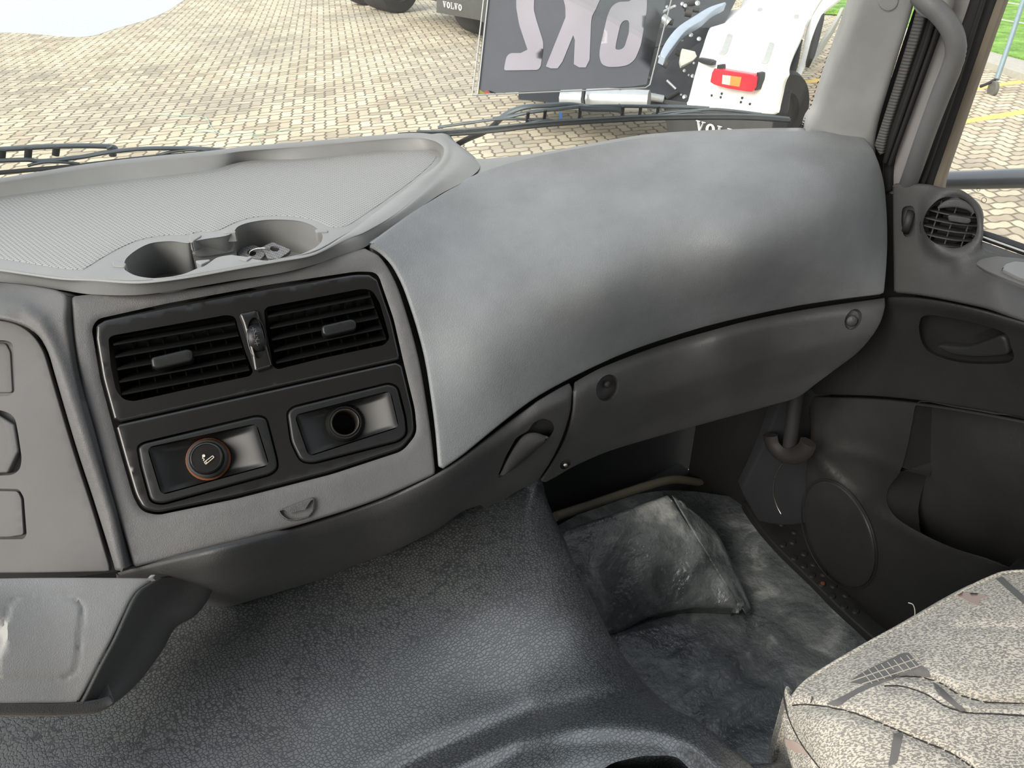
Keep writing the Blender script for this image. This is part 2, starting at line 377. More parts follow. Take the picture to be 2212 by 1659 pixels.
# ---- console plane
S_con = Surf([(156, 632, {'z': .828}), (836, 540, {'z': .826}), (289, 1224, {'y': .70})])
con_o = [(153, 634), (205, 628), (271, 632), (420, 622), (560, 596), (690, 562), (787, 530), (815, 545), (836, 571), (859, 614), (886, 696), (909, 786), (931, 922), (942, 1024), (814, 1082), (633, 1139), (452, 1186), (289, 1226), (253, 1105), (223, 998), (200, 910), (183, 859), (165, 770), (159, 720)]
bez = rnd([(203, 710), (214, 693), (362, 660), (585, 619), (770, 591), (812, 592), (846, 690), (866, 778), (892, 886), (896, 935), (868, 970), (715, 1020), (509, 1073), (340, 1108), (308, 1100), (292, 1070), (269, 992), (248, 917), (221, 817)], 14)
def con_disp(q):
    d = pdist(q, np.array(bez)); ins = pip(q, np.array(bez))
    w = np.exp(-(d/9.)**2)*-.003; top = np.clip((655-(q[:, 1]+.155*(q[:, 0]-156)))/30, 0, 1)
    return w - top*top*.02
S_conp = Surf([(156, 632, {'z': .828}), (836, 540, {'z': .826}), (289, 1224, {'y': .70})], con_disp)
console = thing('center_console', 'leather-grained console panel with two vents and two round sockets in a black bezel', 'console', pt(560, 1180, y=.70))
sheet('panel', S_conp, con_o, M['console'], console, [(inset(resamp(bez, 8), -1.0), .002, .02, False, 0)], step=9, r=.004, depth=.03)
# black bezel in two halves
up_b = [p for p in bez]; L = np.array(((248, 916), (866, 778.)))
def side(p): return (p[1]-(916+(p[0]-248)*(778-916)/(866-248)))
def clip(poly, sgn, off=1.2):
    out = []; P = list(map(tuple, poly)); f = lambda p: sgn*side(p)-off
    for i in range(len(P)):
        a, c = P[i-1], P[i]; fa, fc = f(a), f(c)
        if (fa > 0) != (fc > 0): t = fa/(fa-fc); out.append((a[0]+(c[0]-a[0])*t, a[1]+(c[1]-a[1])*t))
        if fc > 0: out.append(c)
    return out
ventL = rnd([(237, 732), (246, 727), (490, 683), (506, 686), (511, 708), (527, 760), (544, 803), (538, 810), (400, 839), (288, 864), (268, 860), (253, 842), (242, 790)], 8)
ventR = rnd([(573, 671), (580, 665), (785, 626), (803, 630), (818, 656), (833, 708), (839, 732), (828, 743), (696, 771), (600, 795), (592, 790), (577, 708)], 8)
bz = thing('bezel_proxy', 'x', 'x', (0, 0, 0)); bpy.data.objects.remove(bz)
LB = .001
upb = sheet('upper_bezel', S_con, clip(bez, -1), M['gloss'], console, [(ventL, .0015, .004, False, 0), (ventR, .0015, .004, False, 0)], step=14, r=.0035, depth=.02, lift=LB)
sockL = rnd([(298, 966), (310, 958), (555, 899), (574, 903), (597, 992), (599, 1012), (585, 1024), (350, 1088), (326, 1083), (305, 1006)], 12)
sockR = rnd([(621, 892), (633, 880), (840, 829), (858, 836), (875, 903), (878, 938), (862, 952), (676, 1000), (650, 996), (630, 955)], 12)
lob = sheet('lower_bezel', S_con, clip(bez, 1), M['gloss'], console, [(sockL, .002, .006, False, 0), (sockR, .002, .006, False, 0)], step=14, r=.0035, depth=.02, lift=LB)
# raised ridge line around the bezel opening is part of panel edge
def bil(q4, u, v):
    a, b_, c, d = [np.array(p, float) for p in q4]; return (a*(1-u)+b_*u)*(1-v)+(d*(1-u)+c*u)*v
Nc = S_con.nrm([(500, 850)])[0]
def cpt(p, off=0.): return S_con.one(*p)+Nc*off
# vents
def vent(quad, tabq, nsl, label):
    box = MB()
    cs = [cpt(p, -.003) for p in quad]; cb = [cpt(p, -.045) for p in quad]
    box.add(cs+cb, [(0, 1, 5, 4), (1, 2, 6, 5), (2, 3, 7, 6), (3, 0, 4, 7), (4, 5, 6, 7)])
    vo = box.build('air_vent', M['gloss'], console, False)
    for i in range(nsl):
        v = (i+.55)/nsl if nsl > 1 else .5; m = MB(); rows = []
        for u in (0.005, .25, .5, .75, .995):
            f = cpt(bil(quad, u, v), -.001); k = cpt(bil(quad, u, v-.17), -.026); f2 = cpt(bil(quad, u, v+.022), -.002); k2 = cpt(bil(quad, u, v-.15), -.026)
            rows.append([f, k, k2, f2])
        m.grid(rows, cv=True); m.build('slat', M['gloss'], vo, False)
    for i in range(1, 8):
        u = i/8; m = MB(); a = [cpt(bil(quad, u, v), o) for v, o in ((.02, -.024), (.98, -.024), (.98, -.04), (.02, -.04))]; c = [cpt(bil(quad, u+.012, v), o) for v, o in ((.02, -.024), (.98, -.024), (.98, -.04), (.02, -.04))]
        m.add(a+c, [(0, 1, 2, 3), (4, 5, 6, 7), (0, 1, 5, 4), (1, 2, 6, 5), (2, 3, 7, 6), (3, 0, 4, 7)]); m.build('vane', M['gloss'], vo, False)
    sheet('vent_tab', S_con, rnd(tabq, 7, 4), M['gloss2'], vo, step=8, r=.003, depth=.014, lift=.012)
vent([(240, 728), (504, 684), (543, 808), (262, 863)], [(325, 772), (405, 753), (415, 757), (416, 779), (340, 797), (328, 794)], 5, 'l')
vent([(575, 669), (797, 626), (839, 740), (597, 794)], [(694, 703), (760, 688), (770, 694), (770, 711), (706, 726), (697, 722)], 5, 'r')
sheet('vent_divider', S_con, rnd([(514, 675), (556, 666), (566, 700), (584, 770), (590, 793), (566, 800), (549, 806), (543, 770), (524, 700)], 4, 3), M['gloss'], console, [(ell(554, 730, 17, 43, -.12), .001, .01, True, 0)], step=9, r=.004, depth=.012, lift=.006)
tw = MB(); cc = cpt((554, 730), .002); axu = cpt((580, 725))-cpt((554, 730)); axu /= np.linalg.norm(axu); axv = np.cross(Nc, axu)
rows = []
for a in np.linspace(0, 2*np.pi, 48, endpoint=False):
    rr = .020*(1+.02*math.cos(a*24)); c_, s_ = math.cos(a), math.sin(a)
    rows.append([cc-Nc*.012+(Nc*c_+axv*s_)*rr*k+axu*w for k, w in ((.9, -.0085), (1, -.006), (1, .006), (.9, .0085))])
tw.grid(rows, cu=True); tw.build('thumbwheel', M['gloss2'], console)
b = MB()
for (x, y, a) in ((548, 716, 0), (552, 722, 1), (551, 730, 0), (555, 738, 1), (556, 746, 0)):
    p = cpt((x, y), .0108); e1 = axu*.003; e2 = (axu*.6+axv*.8)*.003 if a else axv*.0025
    b.bar(p-e1, p+e1, .0005, .0004); b.bar(p-e2, p+e2, .0005, .0004)
b.build('wheel_marking', plain('worn_mark', (.10, .10, .10), .5), console, False)
# scooped socket trays
def scoop(frame, quad):
    sheet('socket_frame', S_con, frame, M['gloss2'], console, [(quad, .0012, .003, False, 0)], step=12, r=.003, depth=.012, lift=.004)
    a, b_, c, d = [np.array(p, float) for p in QQ]; rows = []
    for u in np.linspace(0, 1, 49):
        row = []
        dep = .020*math.sin(math.pi*min(max(u, 0), 1))**.7
        for v in np.linspace(0, 1, 21):
            e = min(v, 1-v)*9; e = min(e, 1); row.append(cpt(bil((a, b_, c, d), u, v), .002-dep*(.75+.25*e)-.0008))
        rows.append([cpt(bil((a, b_, c, d), u, 0), .0035)]+row+[cpt(bil((a, b_, c, d), u, 1), .0035)])
    m = MB(); m.grid(rows); cpt_ = cpt(HOLE, -.018); V_ = np.array(m.v); m.f = [f for f in m.f if np.linalg.norm(V_[list(f)].mean(0)-cpt_) > .0165]; m.build('socket_tray', M['gloss2'], console)
qL = [(320, 968), (553, 917), (580, 1004), (350, 1067)]; qR = [(638, 898), (842, 846), (860, 922), (668, 984)]
QQ = qL; HOLE = (447, 990); scoop(sockL, rnd(qL, 12)); QQ = qR; HOLE = (746, 911); scoop(sockR, rnd(qR, 12))
M['rust'] = plain('rust', (.16, .05, .015), .85, bump=.6, bs=700)
M['bulb'] = plain('orange_ring', (.10, .035, .012), .7)
def sc_m(px): return px*1/ (FL*S_con.inv(np.array([(500., 950.)]))[0])
c1 = (447, 990)
lighter = thing('cigarette_lighter', 'black round cigarette lighter with white cigarette symbol in the rusty left socket', 'lighter', cpt(c1, -.018))
MB().lathe(cpt(c1, -.018), Nc, [(.0005, .0), (sc_m(46), 0), (sc_m(46), .004), (sc_m(40), .006)]).build('rusty_ring', M['rust'], lighter)['label'] = 'rust-stained ring'
MB().lathe(cpt(c1, -.018), Nc, [(sc_m(42), .002), (sc_m(42), .012), (sc_m(39), .016), (sc_m(36), .018), (sc_m(33), .016)]).build('collar', M['trim'], lighter)
MB().lathe(cpt(c1, -.018), Nc, [(sc_m(35), .010), (sc_m(35), .0225), (sc_m(33), .025), (sc_m(30), .0258), (sc_m(28.5), .0248), (sc_m(27), .0248), (.0002, .0256)]).build('knob', M['gloss'], lighter)
M['ink'] = plain('pale_print', (.55, .50, .40), .5)
def ip(x, y): return cpt((200+x/2.9105, 800+y/2.9105), .0085)
b = MB()
pts = [(708, 580), (760, 540), (768, 550), (718, 593)]
for i in range(4): b.bar(ip(*pts[i]), ip(*pts[(i+1) % 4]), .0008, .0005)
b.bar(ip(716, 574), ip(725, 586), .0008, .0005)
for (x, y, rr) in ((704, 541, .0016),): b.lathe(ip(x, y), Nc, [(0.0001, .0003), (rr, .0003), (rr, 0)], 14)
sm = [ip(*p) for p in ((704, 545), (697, 555), (708, 562), (702, 572))]; b.tube(crom(sm, 4), .0005, 6)
b.build('cigarette_symbol', M['ink'], lighter, False)
c2 = (746, 911); soc = thing('power_socket', 'empty round metal power socket in the right-hand tray of the bezel', 'socket', cpt(c2, -.03))
MB().lathe(cpt(c2, -.018), Nc, [(sc_m(44), 0), (sc_m(42), .006), (sc_m(37), .010), (sc_m(34), .010), (sc_m(33), .007)]).build('collar', M['gloss2'], soc)
MB().lathe(cpt(c2, -.018), Nc, [(sc_m(34), .008), (sc_m(31), .0118), (sc_m(28), .0105), (sc_m(27.5), .002)]).build('metal_ring', plain('old_socket_metal', (.16, .15, .13), .35, .9), soc)
MB().lathe(cpt(c2, -.018), Nc, [(sc_m(27.6), .003), (sc_m(27), -.04), (.0005, -.04)]).build('barrel', plain('brown_barrel', (.02, .014, .012), .4), soc)
# hook below the bezel
S_hk = S_con
sheet('hook_frame', S_con, rnd(cx([(1162, 880), (1200, 868), (1375, 798), (1396, 805), (1392, 885), (1360, 925), (1290, 946), (1225, 946), (1185, 918)], 200, 800, 2.9105), 5, 4), M['trim'], console, [(rnd(cx([(1178, 886), (1200, 880), (1230, 905), (1340, 880), (1370, 830), (1386, 815), (1385, 872), (1350, 918), (1240, 936), (1205, 915)], 200, 800, 2.9105), 3, 3), .001, .012, True, 0)], step=7, r=.0015, depth=.008, lift=.005)
# ---- left instrument surround
S_left = Surf([(0, 700, {'pl': (Nc, S_con.one(0, 700, -.006))}), (0, 1240, {'pl': (Nc, S_con.one(0, 1240, -.006))}), (140, 900, {'pl': (Nc, S_con.one(140, 900, -.006))}), (-60, 950, {'pl': (Nc, S_con.one(-60, 950, -.006))})])
plate_o = [(-60, 690), (0, 690), (40, 700), (72, 723), (94, 757), (119, 843), (159, 978), (199, 1097), (239, 1234), (100, 1237), (-60, 1238)]
shr_in = [(-60, 684), (0, 686), (42, 696), (76, 720), (98, 755), (123, 841), (163, 976), (203, 1095), (244, 1234)]
shr_out = [(275, 1234), (262, 1150), (240, 1080), (213, 980), (186, 890), (162, 800), (147, 730), (141, 690), (145, 655), (141, 634), (120, 622), (60, 610), (0, 604), (-60, 600)]
crease = np.array([(-60, 655), (0, 658), (48, 664), (84, 692), (107, 731), (131, 787), (165, 890), (200, 1000), (235, 1110), (262, 1232)], float)
def shr_disp(q): d = pdist(q, crease, False); return .006*np.exp(-(d/16.)**2)
S_shr = Surf([(0, 604, {'z': .826}), (140, 632, {'z': .829}), (0, 655, {'z': .822}), (0, 690, {'pl': (Nc, S_con.one(0, 690, .006))}), (105, 740, {'pl': (Nc, S_con.one(105, 740, .006))}), (200, 1020, {'pl': (Nc, S_con.one(200, 1020, .006))}), (260, 1234, {'pl': (Nc, S_con.one(260, 1234, .004))}), (-60, 604, {'z': .826})], shr_disp)
inst = thing('switch_panel', 'flat grey blanking panel with rounded switch outlines left of the centre console', 'panel', pt(80, 1230, y=.71))
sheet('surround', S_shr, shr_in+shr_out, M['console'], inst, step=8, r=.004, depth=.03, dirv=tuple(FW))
h1 = rnd([(-60, 738), (10, 738), (24, 742), (30, 790), (29, 845), (20, 852), (-60, 855)], 8)
h2 = rnd([(-60, 885), (5, 888), (30, 900), (37, 935), (45, 990), (42, 1012), (28, 1024), (-60, 1028)], 14)
h3 = rnd([(-60, 1056), (40, 1058), (50, 1075), (56, 1155), (50, 1163), (-60, 1164)], 6)
sheet('plate', S_left, plate_o, M['plate'], inst, [(h1, .0015, .012, True, 0), (h2, .001, .01, True, 0), (h3, .0008, .008, True, 0)], step=14, r=.0015, depth=.01)
sheet('blank_cover', S_left, rnd(inset(resamp(h2, 10), 3.5), 5), M['plate'], inst, [(inset(resamp(ell(-36, 955, 52, 68), 6), 0), .0008, .004, True, 0)], step=12, r=.002, depth=.01, lift=.001)
sheet('blank_cover', S_left, rnd([(-60, 1059), (38, 1061), (46, 1077), (51, 1155), (20, 1160), (-60, 1160)], 6), M['plate'], inst, step=12, r=.0008, depth=.006, lift=-.0005)
sheet('recess_cover', S_left, rnd([(-60, 741), (12, 741), (22, 760), (27, 848), (-60, 849)], 6), M['plate'], inst, step=12, r=.001, depth=.004, lift=-.009)
# ---- upper pad
pad_ctl = [(789, 530, {'z': .834}), (860, 600, {'pl': (Nc, S_con.one(860, 600, .002))}), (905, 760, {'pl': (Nc, S_con.one(905, 760, .002))}), (945, 1020, {'pl': (Nc, S_con.one(945, 1020, .004))}),
    (945, 422, {'z': .842}), (1036, 368, {'z': .85}), (1126, 341, {'z': .858}), (1262, 314, {'z': .868}), (1397, 291, {'z': .875}), (1578, 280, {'z': .88}), (1736, 277, {'z': .88}), (1827, 280, {'z': .878}),
    (1890, 322, {'x': 1.135}), (1918, 430, {'x': 1.14}), (1922, 530, {'x': 1.13}), (1913, 636, {'x': 1.11}), (1700, 668, {'x': .985, }), (1500, 715, {'x': .84}), (1350, 766, {'x': .705}), (1234, 822, {'x': .595}), (1100, 900, {'x': .475}),
    (1300, 430, {'z': .835}), (1600, 400, {'z': .85}), (1800, 420, {'z': .84}), (1100, 520, {'z': .81}), (1300, 620, {'z': .765}), (1050, 750, {'z': .725}), (1600, 550, {'z': .785})]
S_pad = Surf(pad_ctl)
pad_o = [(791, 528), (818, 540), (846, 567), (870, 611), (898, 693), (921, 784), (942, 920), (950, 1014), (958, 1014), (1000, 986), (1050, 945), (1100, 905), (1160, 860), (1234, 820), (1350, 765), (1500, 715), (1700, 667), (1913, 637), (1921, 560), (1922, 480), (1916, 400), (1905, 355), (1890, 320), (1872, 297), (1850, 284), (1827, 280), (1736, 277), (1578, 279), (1490, 283), (1397, 291), (1330, 301), (1262, 313), (1190, 326), (1126, 340), (1080, 353), (1036, 368), (990, 391), (945, 421), (900, 448), (850, 484)]
sheet('upper_pad', S_pad, pad_o, M['pad'], dash, step=12, r=.004, depth=.05, dirv=tuple(FW))
S_dt = Surf([(981, 310, {'z': .852}), (1045, 337, {'z': .848}), (945, 421, {'z': .838}), (1194, 321, {'z': .856}), (1307, 298, {'z': .866}), (1126, 341, {'z': .851}), (1262, 314, {'z': .861}), (1397, 289, {'z': .868}), (1850, 275, {'z': .872})])
sheet('dash_top', S_dt, [(975, 330), (1000, 332), (1020, 337), (1045, 338), (1110, 332), (1194, 321), (1307, 299), (1397, 284), (1500, 277), (1700, 270), (1850, 274), (1850, 300), (1500, 300), (1397, 305), (1262, 330), (1126, 356), (1036, 384), (945, 436), (850, 500), (800, 533), (790, 520), (850, 470), (935, 400), (980, 360)], M['top'], dash, step=14, r=.004, depth=.08, dirv=(.2, .2, -1))
# ---- lower trims
S_glove = Surf([(1245, 818, {'x': .60}), (1350, 768, {'x': .705}), (1500, 718, {'x': .84}), (1700, 671, {'x': .985}), (1913, 640, {'x': 1.11}),
    (1250, 850, {'x': .592}), (1550, 735, {'x': .862}), (1905, 690, {'x': 1.095}), (1215, 980, {'x': .60}), (1190, 1040, {'x': .60}), (1310, 985, {'x': .70}), (1500, 925, {'x': .86}), (1700, 870, {'x': 1.02}), (1860, 760, {'x': 1.08}), (1400, 870, {'x': .745}), (1650, 790, {'x': .96})])
gl_o = [(1241, 821), (1290, 794), (1350, 770), (1420, 744), (1500, 720), (1600, 693), (1700, 672), (1800, 655), (1912, 640), (1914, 665), (1905, 697), (1885, 730), (1855, 765), (1800, 805), (1762, 833), (1735, 855), (1715, 866), (1690, 872), (1600, 897), (1500, 924), (1400, 952), (1310, 979), (1240, 1011), (1205, 1032), (1180, 1045), (1166, 1041), (1198, 995), (1226, 940), (1241, 880)]
dl = np.array([(1250, 905), (1290, 888), (1450, 838), (1640, 780), (1860, 725)], float); tl = np.array([(1241, 835), (1290, 808), (1350, 783), (1420, 757), (1500, 733), (1600, 706), (1700, 685), (1800, 668), (1912, 653)], float)
def gl_disp(q):
    d = pdist(q, tl, False); yy = np.interp(q[:, 0], tl[:, 0], tl[:, 1]); o = np.where(q[:, 1] < yy, .004*np.exp(-(d/14)**2)+0, .004*np.exp(-(d/10)**2))
    y2 = np.interp(q[:, 0], dl[:, 0], dl[:, 1]); return -.020*np.clip((26-(q[:, 1]-yy+14))/26, 0, 1)**1.4 - .014*np.clip((q[:, 1]-y2)/60, 0, 1)
S_gl = Surf([(c[0], c[1], {'d': 1/S_glove.inv(np.array([(c[0], c[1])], float))[0]}) for c in [(p[0], p[1]) for p in [(1245, 818), (1350, 768), (1500, 718), (1700, 671), (1913, 640), (1250, 850), (1550, 735), (1905, 690), (1215, 980), (1190, 1040), (1310, 985), (1500, 925), (1700, 870), (1860, 760), (1400, 870), (1650, 790)]]], gl_disp)
def ellh(cx_, cy, a, b_, rot): return ell(cx_, cy, a, b_, rot, 30)
glove = sheet('lower_trim_panel', S_gl, gl_o, M['trim'], dash, [(ellh(1312, 838, 20, 27, .45), .002, .018, True, .003, 5), (ellh(1843, 690, 14, 21, .5), .002, .012, True, .002, 5), (ellh(1222, 1003, 8, 12, 1.0), .001, .01, True, .001, 4)], step=8, r=.003, lift=.010, depth=.02, dirv=tuple(FW))
scr = MB(); n = S_gl.nrm([(1312, 838)])[0]; scr.lathe(S_gl.one(1310, 830, -.005), n, [(.0001, .005), (.003, .005), (.0055, .003), (.0058, 0)], 16); scr.build('screw', M['rubber'], dash)
scr = MB(); p0 = S_gl.one(1840, 693, .002); n = S_gl.nrm([(1843, 690)])[0]; scr.lathe(p0, n, [(.0001, .004), (.0065, .0035), (.009, .001), (.009, 0)], 16); scr.build('screw_cap', M['trim'], dash)
scr = MB(); scr.lathe(S_gl.one(1222, 1003, .0), n, [(.0001, .004), (.003, .0035), (.004, .001)], 16); scr.build('screw', M['chrome'], dash)
S_band = Surf([(0, 1243, {'y': .70}), (289, 1228, {'y': .692}), (633, 1143, {'pl': (Nc, S_con.one(633, 1143, .006))}), (945, 1027, {'pl': (Nc, S_con.one(945, 1027, .010))}), (1100, 922, {'x': .478}), (1234, 824, {'x': .59}),
    (1236, 880, {'x': .587}), (1200, 980, {'x': .58}), (1160, 1040, {'x': .57}), (1080, 1050, {'x': .50}), (990, 1108, {'x': .43}), (880, 1180, {'x': .352}), (700, 1250, {'x': .235}), (500, 1310, {'x': .118}), (372, 1350, {'x': .062}), (450, 1260, {'y': .682}), (800, 1150, {'x': .29}), (1100, 990, {'x': .492})])
band_o = [(250, 1240), (289, 1230), (452, 1192), (633, 1145), (740, 1112), (814, 1086), (880, 1058), (945, 1027), (1000, 990), (1050, 950), (1100, 910), (1160, 865), (1210, 835), (1232, 824), (1239, 838), (1238, 880), (1222, 938), (1195, 996), (1163, 1043), (1150, 1048), (1115, 1067), (1085, 1088), (1075, 1108), (1060, 1108), (1040, 1094), (1000, 1107), (960, 1140), (880, 1183), (790, 1222), (700, 1255), (600, 1285), (500, 1315), (372, 1352), (300, 1380), (260, 1330)]
bl_ = np.array([(250, 1258), (452, 1208), (633, 1162), (814, 1104), (945, 1046), (1050, 970), (1160, 884), (1236, 842)], float)
def band_disp(q): d = pdist(q, bl_, False); yy = np.interp(q[:, 0], bl_[:, 0], bl_[:, 1]); return -.022*np.clip((32-(q[:, 1]-yy+18))/32, 0, 1)**1.4+.004*np.exp(-(d/45)**2)
S_bd = Surf([(c[0], c[1], {'d': 1/S_band.inv(np.array([(c[0], c[1])], float))[0]}) for c in [(0, 1243), (289, 1228), (633, 1143), (945, 1027), (1100, 922), (1234, 824), (1236, 880), (1200, 980), (1160, 1040), (1080, 1050), (990, 1108), (880, 1180), (700, 1250), (500, 1310), (372, 1350), (450, 1260), (800, 1150), (1100, 990)]], band_disp)
grip = rnd(cx([(395, 948), (430, 860), (480, 770), (540, 735), (560, 700), (600, 678), (640, 690), (652, 720), (640, 750), (620, 765), (500, 865)], 900, 600, 2.212), 6, 4)
sheet('lower_band', S_bd, band_o, M['trim'], dash, [(grip, .002, .028, True, -.002)], step=8, r=.003, lift=.010, depth=.03, dirv=tuple(FW))
b = MB(); lip = cx([(397, 946), (430, 868), (478, 785), (520, 745), (570, 738), (625, 762)], 900, 600, 2.212)
e0 = [S_bd.one(*p, .0) for p in lip]; bt = cx([(400, 948), (460, 905), (520, 860), (560, 822), (600, 788), (625, 764)], 900, 600, 2.212); e1 = [S_bd.one(*p, .016) for p in bt]
e0 = [S_bd.one(*p, -.012+.02*abs(i/2.5-1)) for i, p in enumerate(lip)]
b.grid([crom(e0, 4), crom([(a+c)/2+np.array((0, 0, -.003)) for a, c in zip(e0, e1)], 4), crom(e1, 4)]); o = b.build('pull_lip', M['trim'], dash); md = o.modifiers.new('t', 'SOLIDIFY'); md.thickness = .003
# storage housing at the lower left
S_box = Surf([(-40, 1242, {'y': .698}), (330, 1240, {'y': .688}), (285, 1284, {'y': .668}), (-40, 1300, {'y': .66}), (-40, 1500, {'y': .60}), (171, 1516, {'y': .598}), (240, 1390, {'y': .628})])
edge = [(345, 1246), (317, 1262), (298, 1275), (282, 1297), (262, 1340), (244, 1380), (212, 1440), (183, 1498), (171, 1518)]
lid = rnd([(22, 1300), (40, 1291), (160, 1292), (178, 1310), (170, 1390), (164, 1448), (140, 1466), (-10, 1466), (-2, 1400)], 16)
ll = np.array(list(lid)+[lid[0]])
def box_disp(q): d = pdist(q, ll, False); ins = pip(q, np.array(lid)); return -.0015*np.exp(-(d/3.5)**2)+ins*.0008-np.where(q[:, 0] < 14, .012*np.clip((14-q[:, 0])/20, 0, 1)*np.clip((1420-q[:, 1])/60, 0, 1)*np.clip((q[:, 1]-1330)/50, 0, 1), 0)
S_box.disp = box_disp
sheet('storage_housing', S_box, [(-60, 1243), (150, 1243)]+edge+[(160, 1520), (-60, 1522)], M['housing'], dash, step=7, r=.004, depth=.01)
inner = [(470, 1235), (455, 1270), (440, 1300), (415, 1328), (374, 1353), (346, 1402), (301, 1463), (262, 1500), (235, 1518)]
r0 = [S_box.one(*p, -.001) for p in edge]; dd = [.70, .69, .68, .67, .665, .65, .63, .612, .605]
r2 = [pt(p[0], p[1], y=yy+.012) for p, yy in zip(inner, dd)]
r1 = [(a*.5+c*.5)+np.array((-.004, .002, 0)) for a, c in zip(r0, r2)]; r3 = [p+np.array((-.03, .05, -.02)) for p in r2]
loft('housing_side', [r0, r1, r2, r3], M['trim'], dash, thick=.003)
bot = [(-60, 1518), (60, 1519), (120, 1519), (165, 1516), (200, 1512), (235, 1505)]; bo2 = [(-60, 1537), (60, 1539), (120, 1539), (165, 1537), (205, 1533), (246, 1512)]
q0 = [S_box.one(*p, -.001) for p in bot[:4]]+[pt(200, 1512, y=.60), pt(235, 1505, y=.605)]; q1 = [pt(*p, y=.60) for p in bo2]; q2 = [p+np.array((0, .05, .01)) for p in q1]
loft('housing_bottom', [q0, q1, q2], M['trim'], dash, thick=.002)
# dark carcass behind the panels
sheet('carcass', S_con, [(-60, 640), (150, 625), (400, 610), (780, 530), (850, 560), (930, 700), (955, 1020), (600, 1150), (200, 1250), (-60, 1250)], M['dark'], dash, step=60, r=0, depth=.02, lift=-.055)
sheet('carcass', S_pad, [(800, 545), (1000, 420), (1200, 345), (1450, 310), (1800, 300), (1880, 340), (1905, 420), (1905, 640), (1700, 682), (1500, 730), (1350, 782), (1234, 832), (1100, 912), (960, 1010), (900, 1010), (850, 700)], M['dark'], dash, step=60, r=0, depth=.02, lift=-.06)
b = MB(); q_ = [(-.5, .91), (.45, .88), (.78, 1.0), (.62, 1.12), (.1, 1.31), (-.5, 1.34)]; b.add([(x, y, .765) for x, y in q_]+[(x, y, .775) for x, y in q_], [(0, 1, 2, 3, 4, 5), (6, 7, 8, 9, 10, 11)]+[(i, (i+1) % 6, (i+1) % 6+6, i+6) for i in range(6)]); b.build('carcass', M['dark'], dash, False)
# keys
keys = thing('key_fob', 'two knurled grey key tags joined by a metal ring in the right cup hole', 'keys', zp(575, 545, .785))
S_key = Surf([(500, 540, {'z': .806}), (640, 530, {'z': .812}), (560, 560, {'z': .802})]); 
def knurl():
    t = NT('knurled_rubber'); m = t.map((520, 520, 520), (0, 0, .3)); k = t.node('TexChecker', {'Vector': m, 'Scale': 1.0}, 1)
    t.set(Base_Color=t.mix(k, (.07, .07, .075), (.17, .17, .175)), Roughness=.5); return t.m
M['knurl'] = knurl()
sheet('tag', S_key, rnd(cx([(1232, 340), (1275, 292), (1375, 268), (1440, 300), (1475, 350), (1440, 392), (1240, 372)], 200, 460, 3.95), 5, 4), M['knurl'], keys, [(ell(200+1357/3.95, 460+340/3.95, 9, 6, .1, 20), .0005, .003, False, 0, 4)], step=6, r=.0008, depth=.004, lift=0)
sheet('tag', S_key, rnd(cx([(1425, 295), (1535, 243), (1690, 310), (1675, 335), (1590, 390), (1490, 388), (1465, 330)], 200, 460, 3.95), 5, 4), M['knurl'], keys, [(ell(200+1553/3.95, 460+306/3.95, 9.5, 5, .1, 20), .0005, .003, False, 0, 4)], step=6, r=.0008, depth=.004, lift=.004)
MB().tube(crom([S_key.one(*p, l) for p, l in zip(cx([(1335, 362), (1345, 330), (1385, 308), (1440, 300), (1480, 303), (1510, 318)], 200, 460, 3.95), (0, .006, .010, .011, .010, .004))], 5), .0009, 8).build('key_ring', M['chrome'], keys)
# ---- engine tunnel cover
valley = np.array([(780, 1700), (900, 1640), (1000, 1597), (1150, 1541), (1300, 1508), (1400, 1494), (1470, 1500)], float)
plat = np.array([(900, 1700), (1010, 1645), (1120, 1592), (1220, 1572), (1330, 1566), (1425, 1574), (1500, 1612), (1570, 1670)], float)
def tun_disp(q):
    d = pdist(q, valley, False); d2 = pdist(q, plat, False); yy = np.interp(q[:, 0], plat[:, 0], plat[:, 1], left=1e4, right=1e4)
    return -.007*np.exp(-(d/22)**2)+.004*np.exp(-(d2/20)**2)-.006*np.clip((q[:, 1]-yy-6)/30, 0, 1)
S_tun = Surf([(-60, 1600, {'z': .42}), (300, 1380, {'z': .42}), (700, 1280, {'z': .42}), (950, 1140, {'z': .42}), (1080, 1060, {'z': .42}), (700, 1500, {'z': .42}), (1050, 1300, {'z': .42}), (1150, 1060, {'z': .42}), (1120, 1200, {'z': .420}), (1175, 1330, {'z': .418}), (1200, 1200, {'z': .411}), (1250, 1330, {'z': .408}),
    (1221, 1113, {'z': .385}), (1297, 1265, {'z': .362}), (1378, 1407, {'z': .352}), (1453, 1490, {'z': .375}), (1330, 1450, {'z': .40}), (1150, 1541, {'z': .415}), (900, 1640, {'z': .415}), (1200, 1600, {'z': .455}), (1400, 1560, {'z': .455}), (1500, 1530, {'z': .43}), (1580, 1566, {'z': .415}), (1690, 1665, {'z': .40}), (1300, 1720, {'z': .475}), (1550, 1680, {'z': .455}), (1000, 1720, {'z': .435})], tun_disp)
tun_o = [(-60, 1440), (100, 1420), (250, 1370), (350, 1280), (600, 1200), (850, 1100), (1000, 1020), (1100, 985), (1165, 985), (1180, 1015), (1190, 1042), (1221, 1113), (1251, 1174), (1297, 1265), (1342, 1356), (1378, 1407), (1453, 1494), (1514, 1518), (1580, 1564), (1636, 1614), (1685, 1662), (1720, 1710), (-60, 1710)]
rec = rnd([(1290, 1720), (1330, 1662), (1390, 1646), (1460, 1645), (1510, 1700), (1520, 1720)], 10)
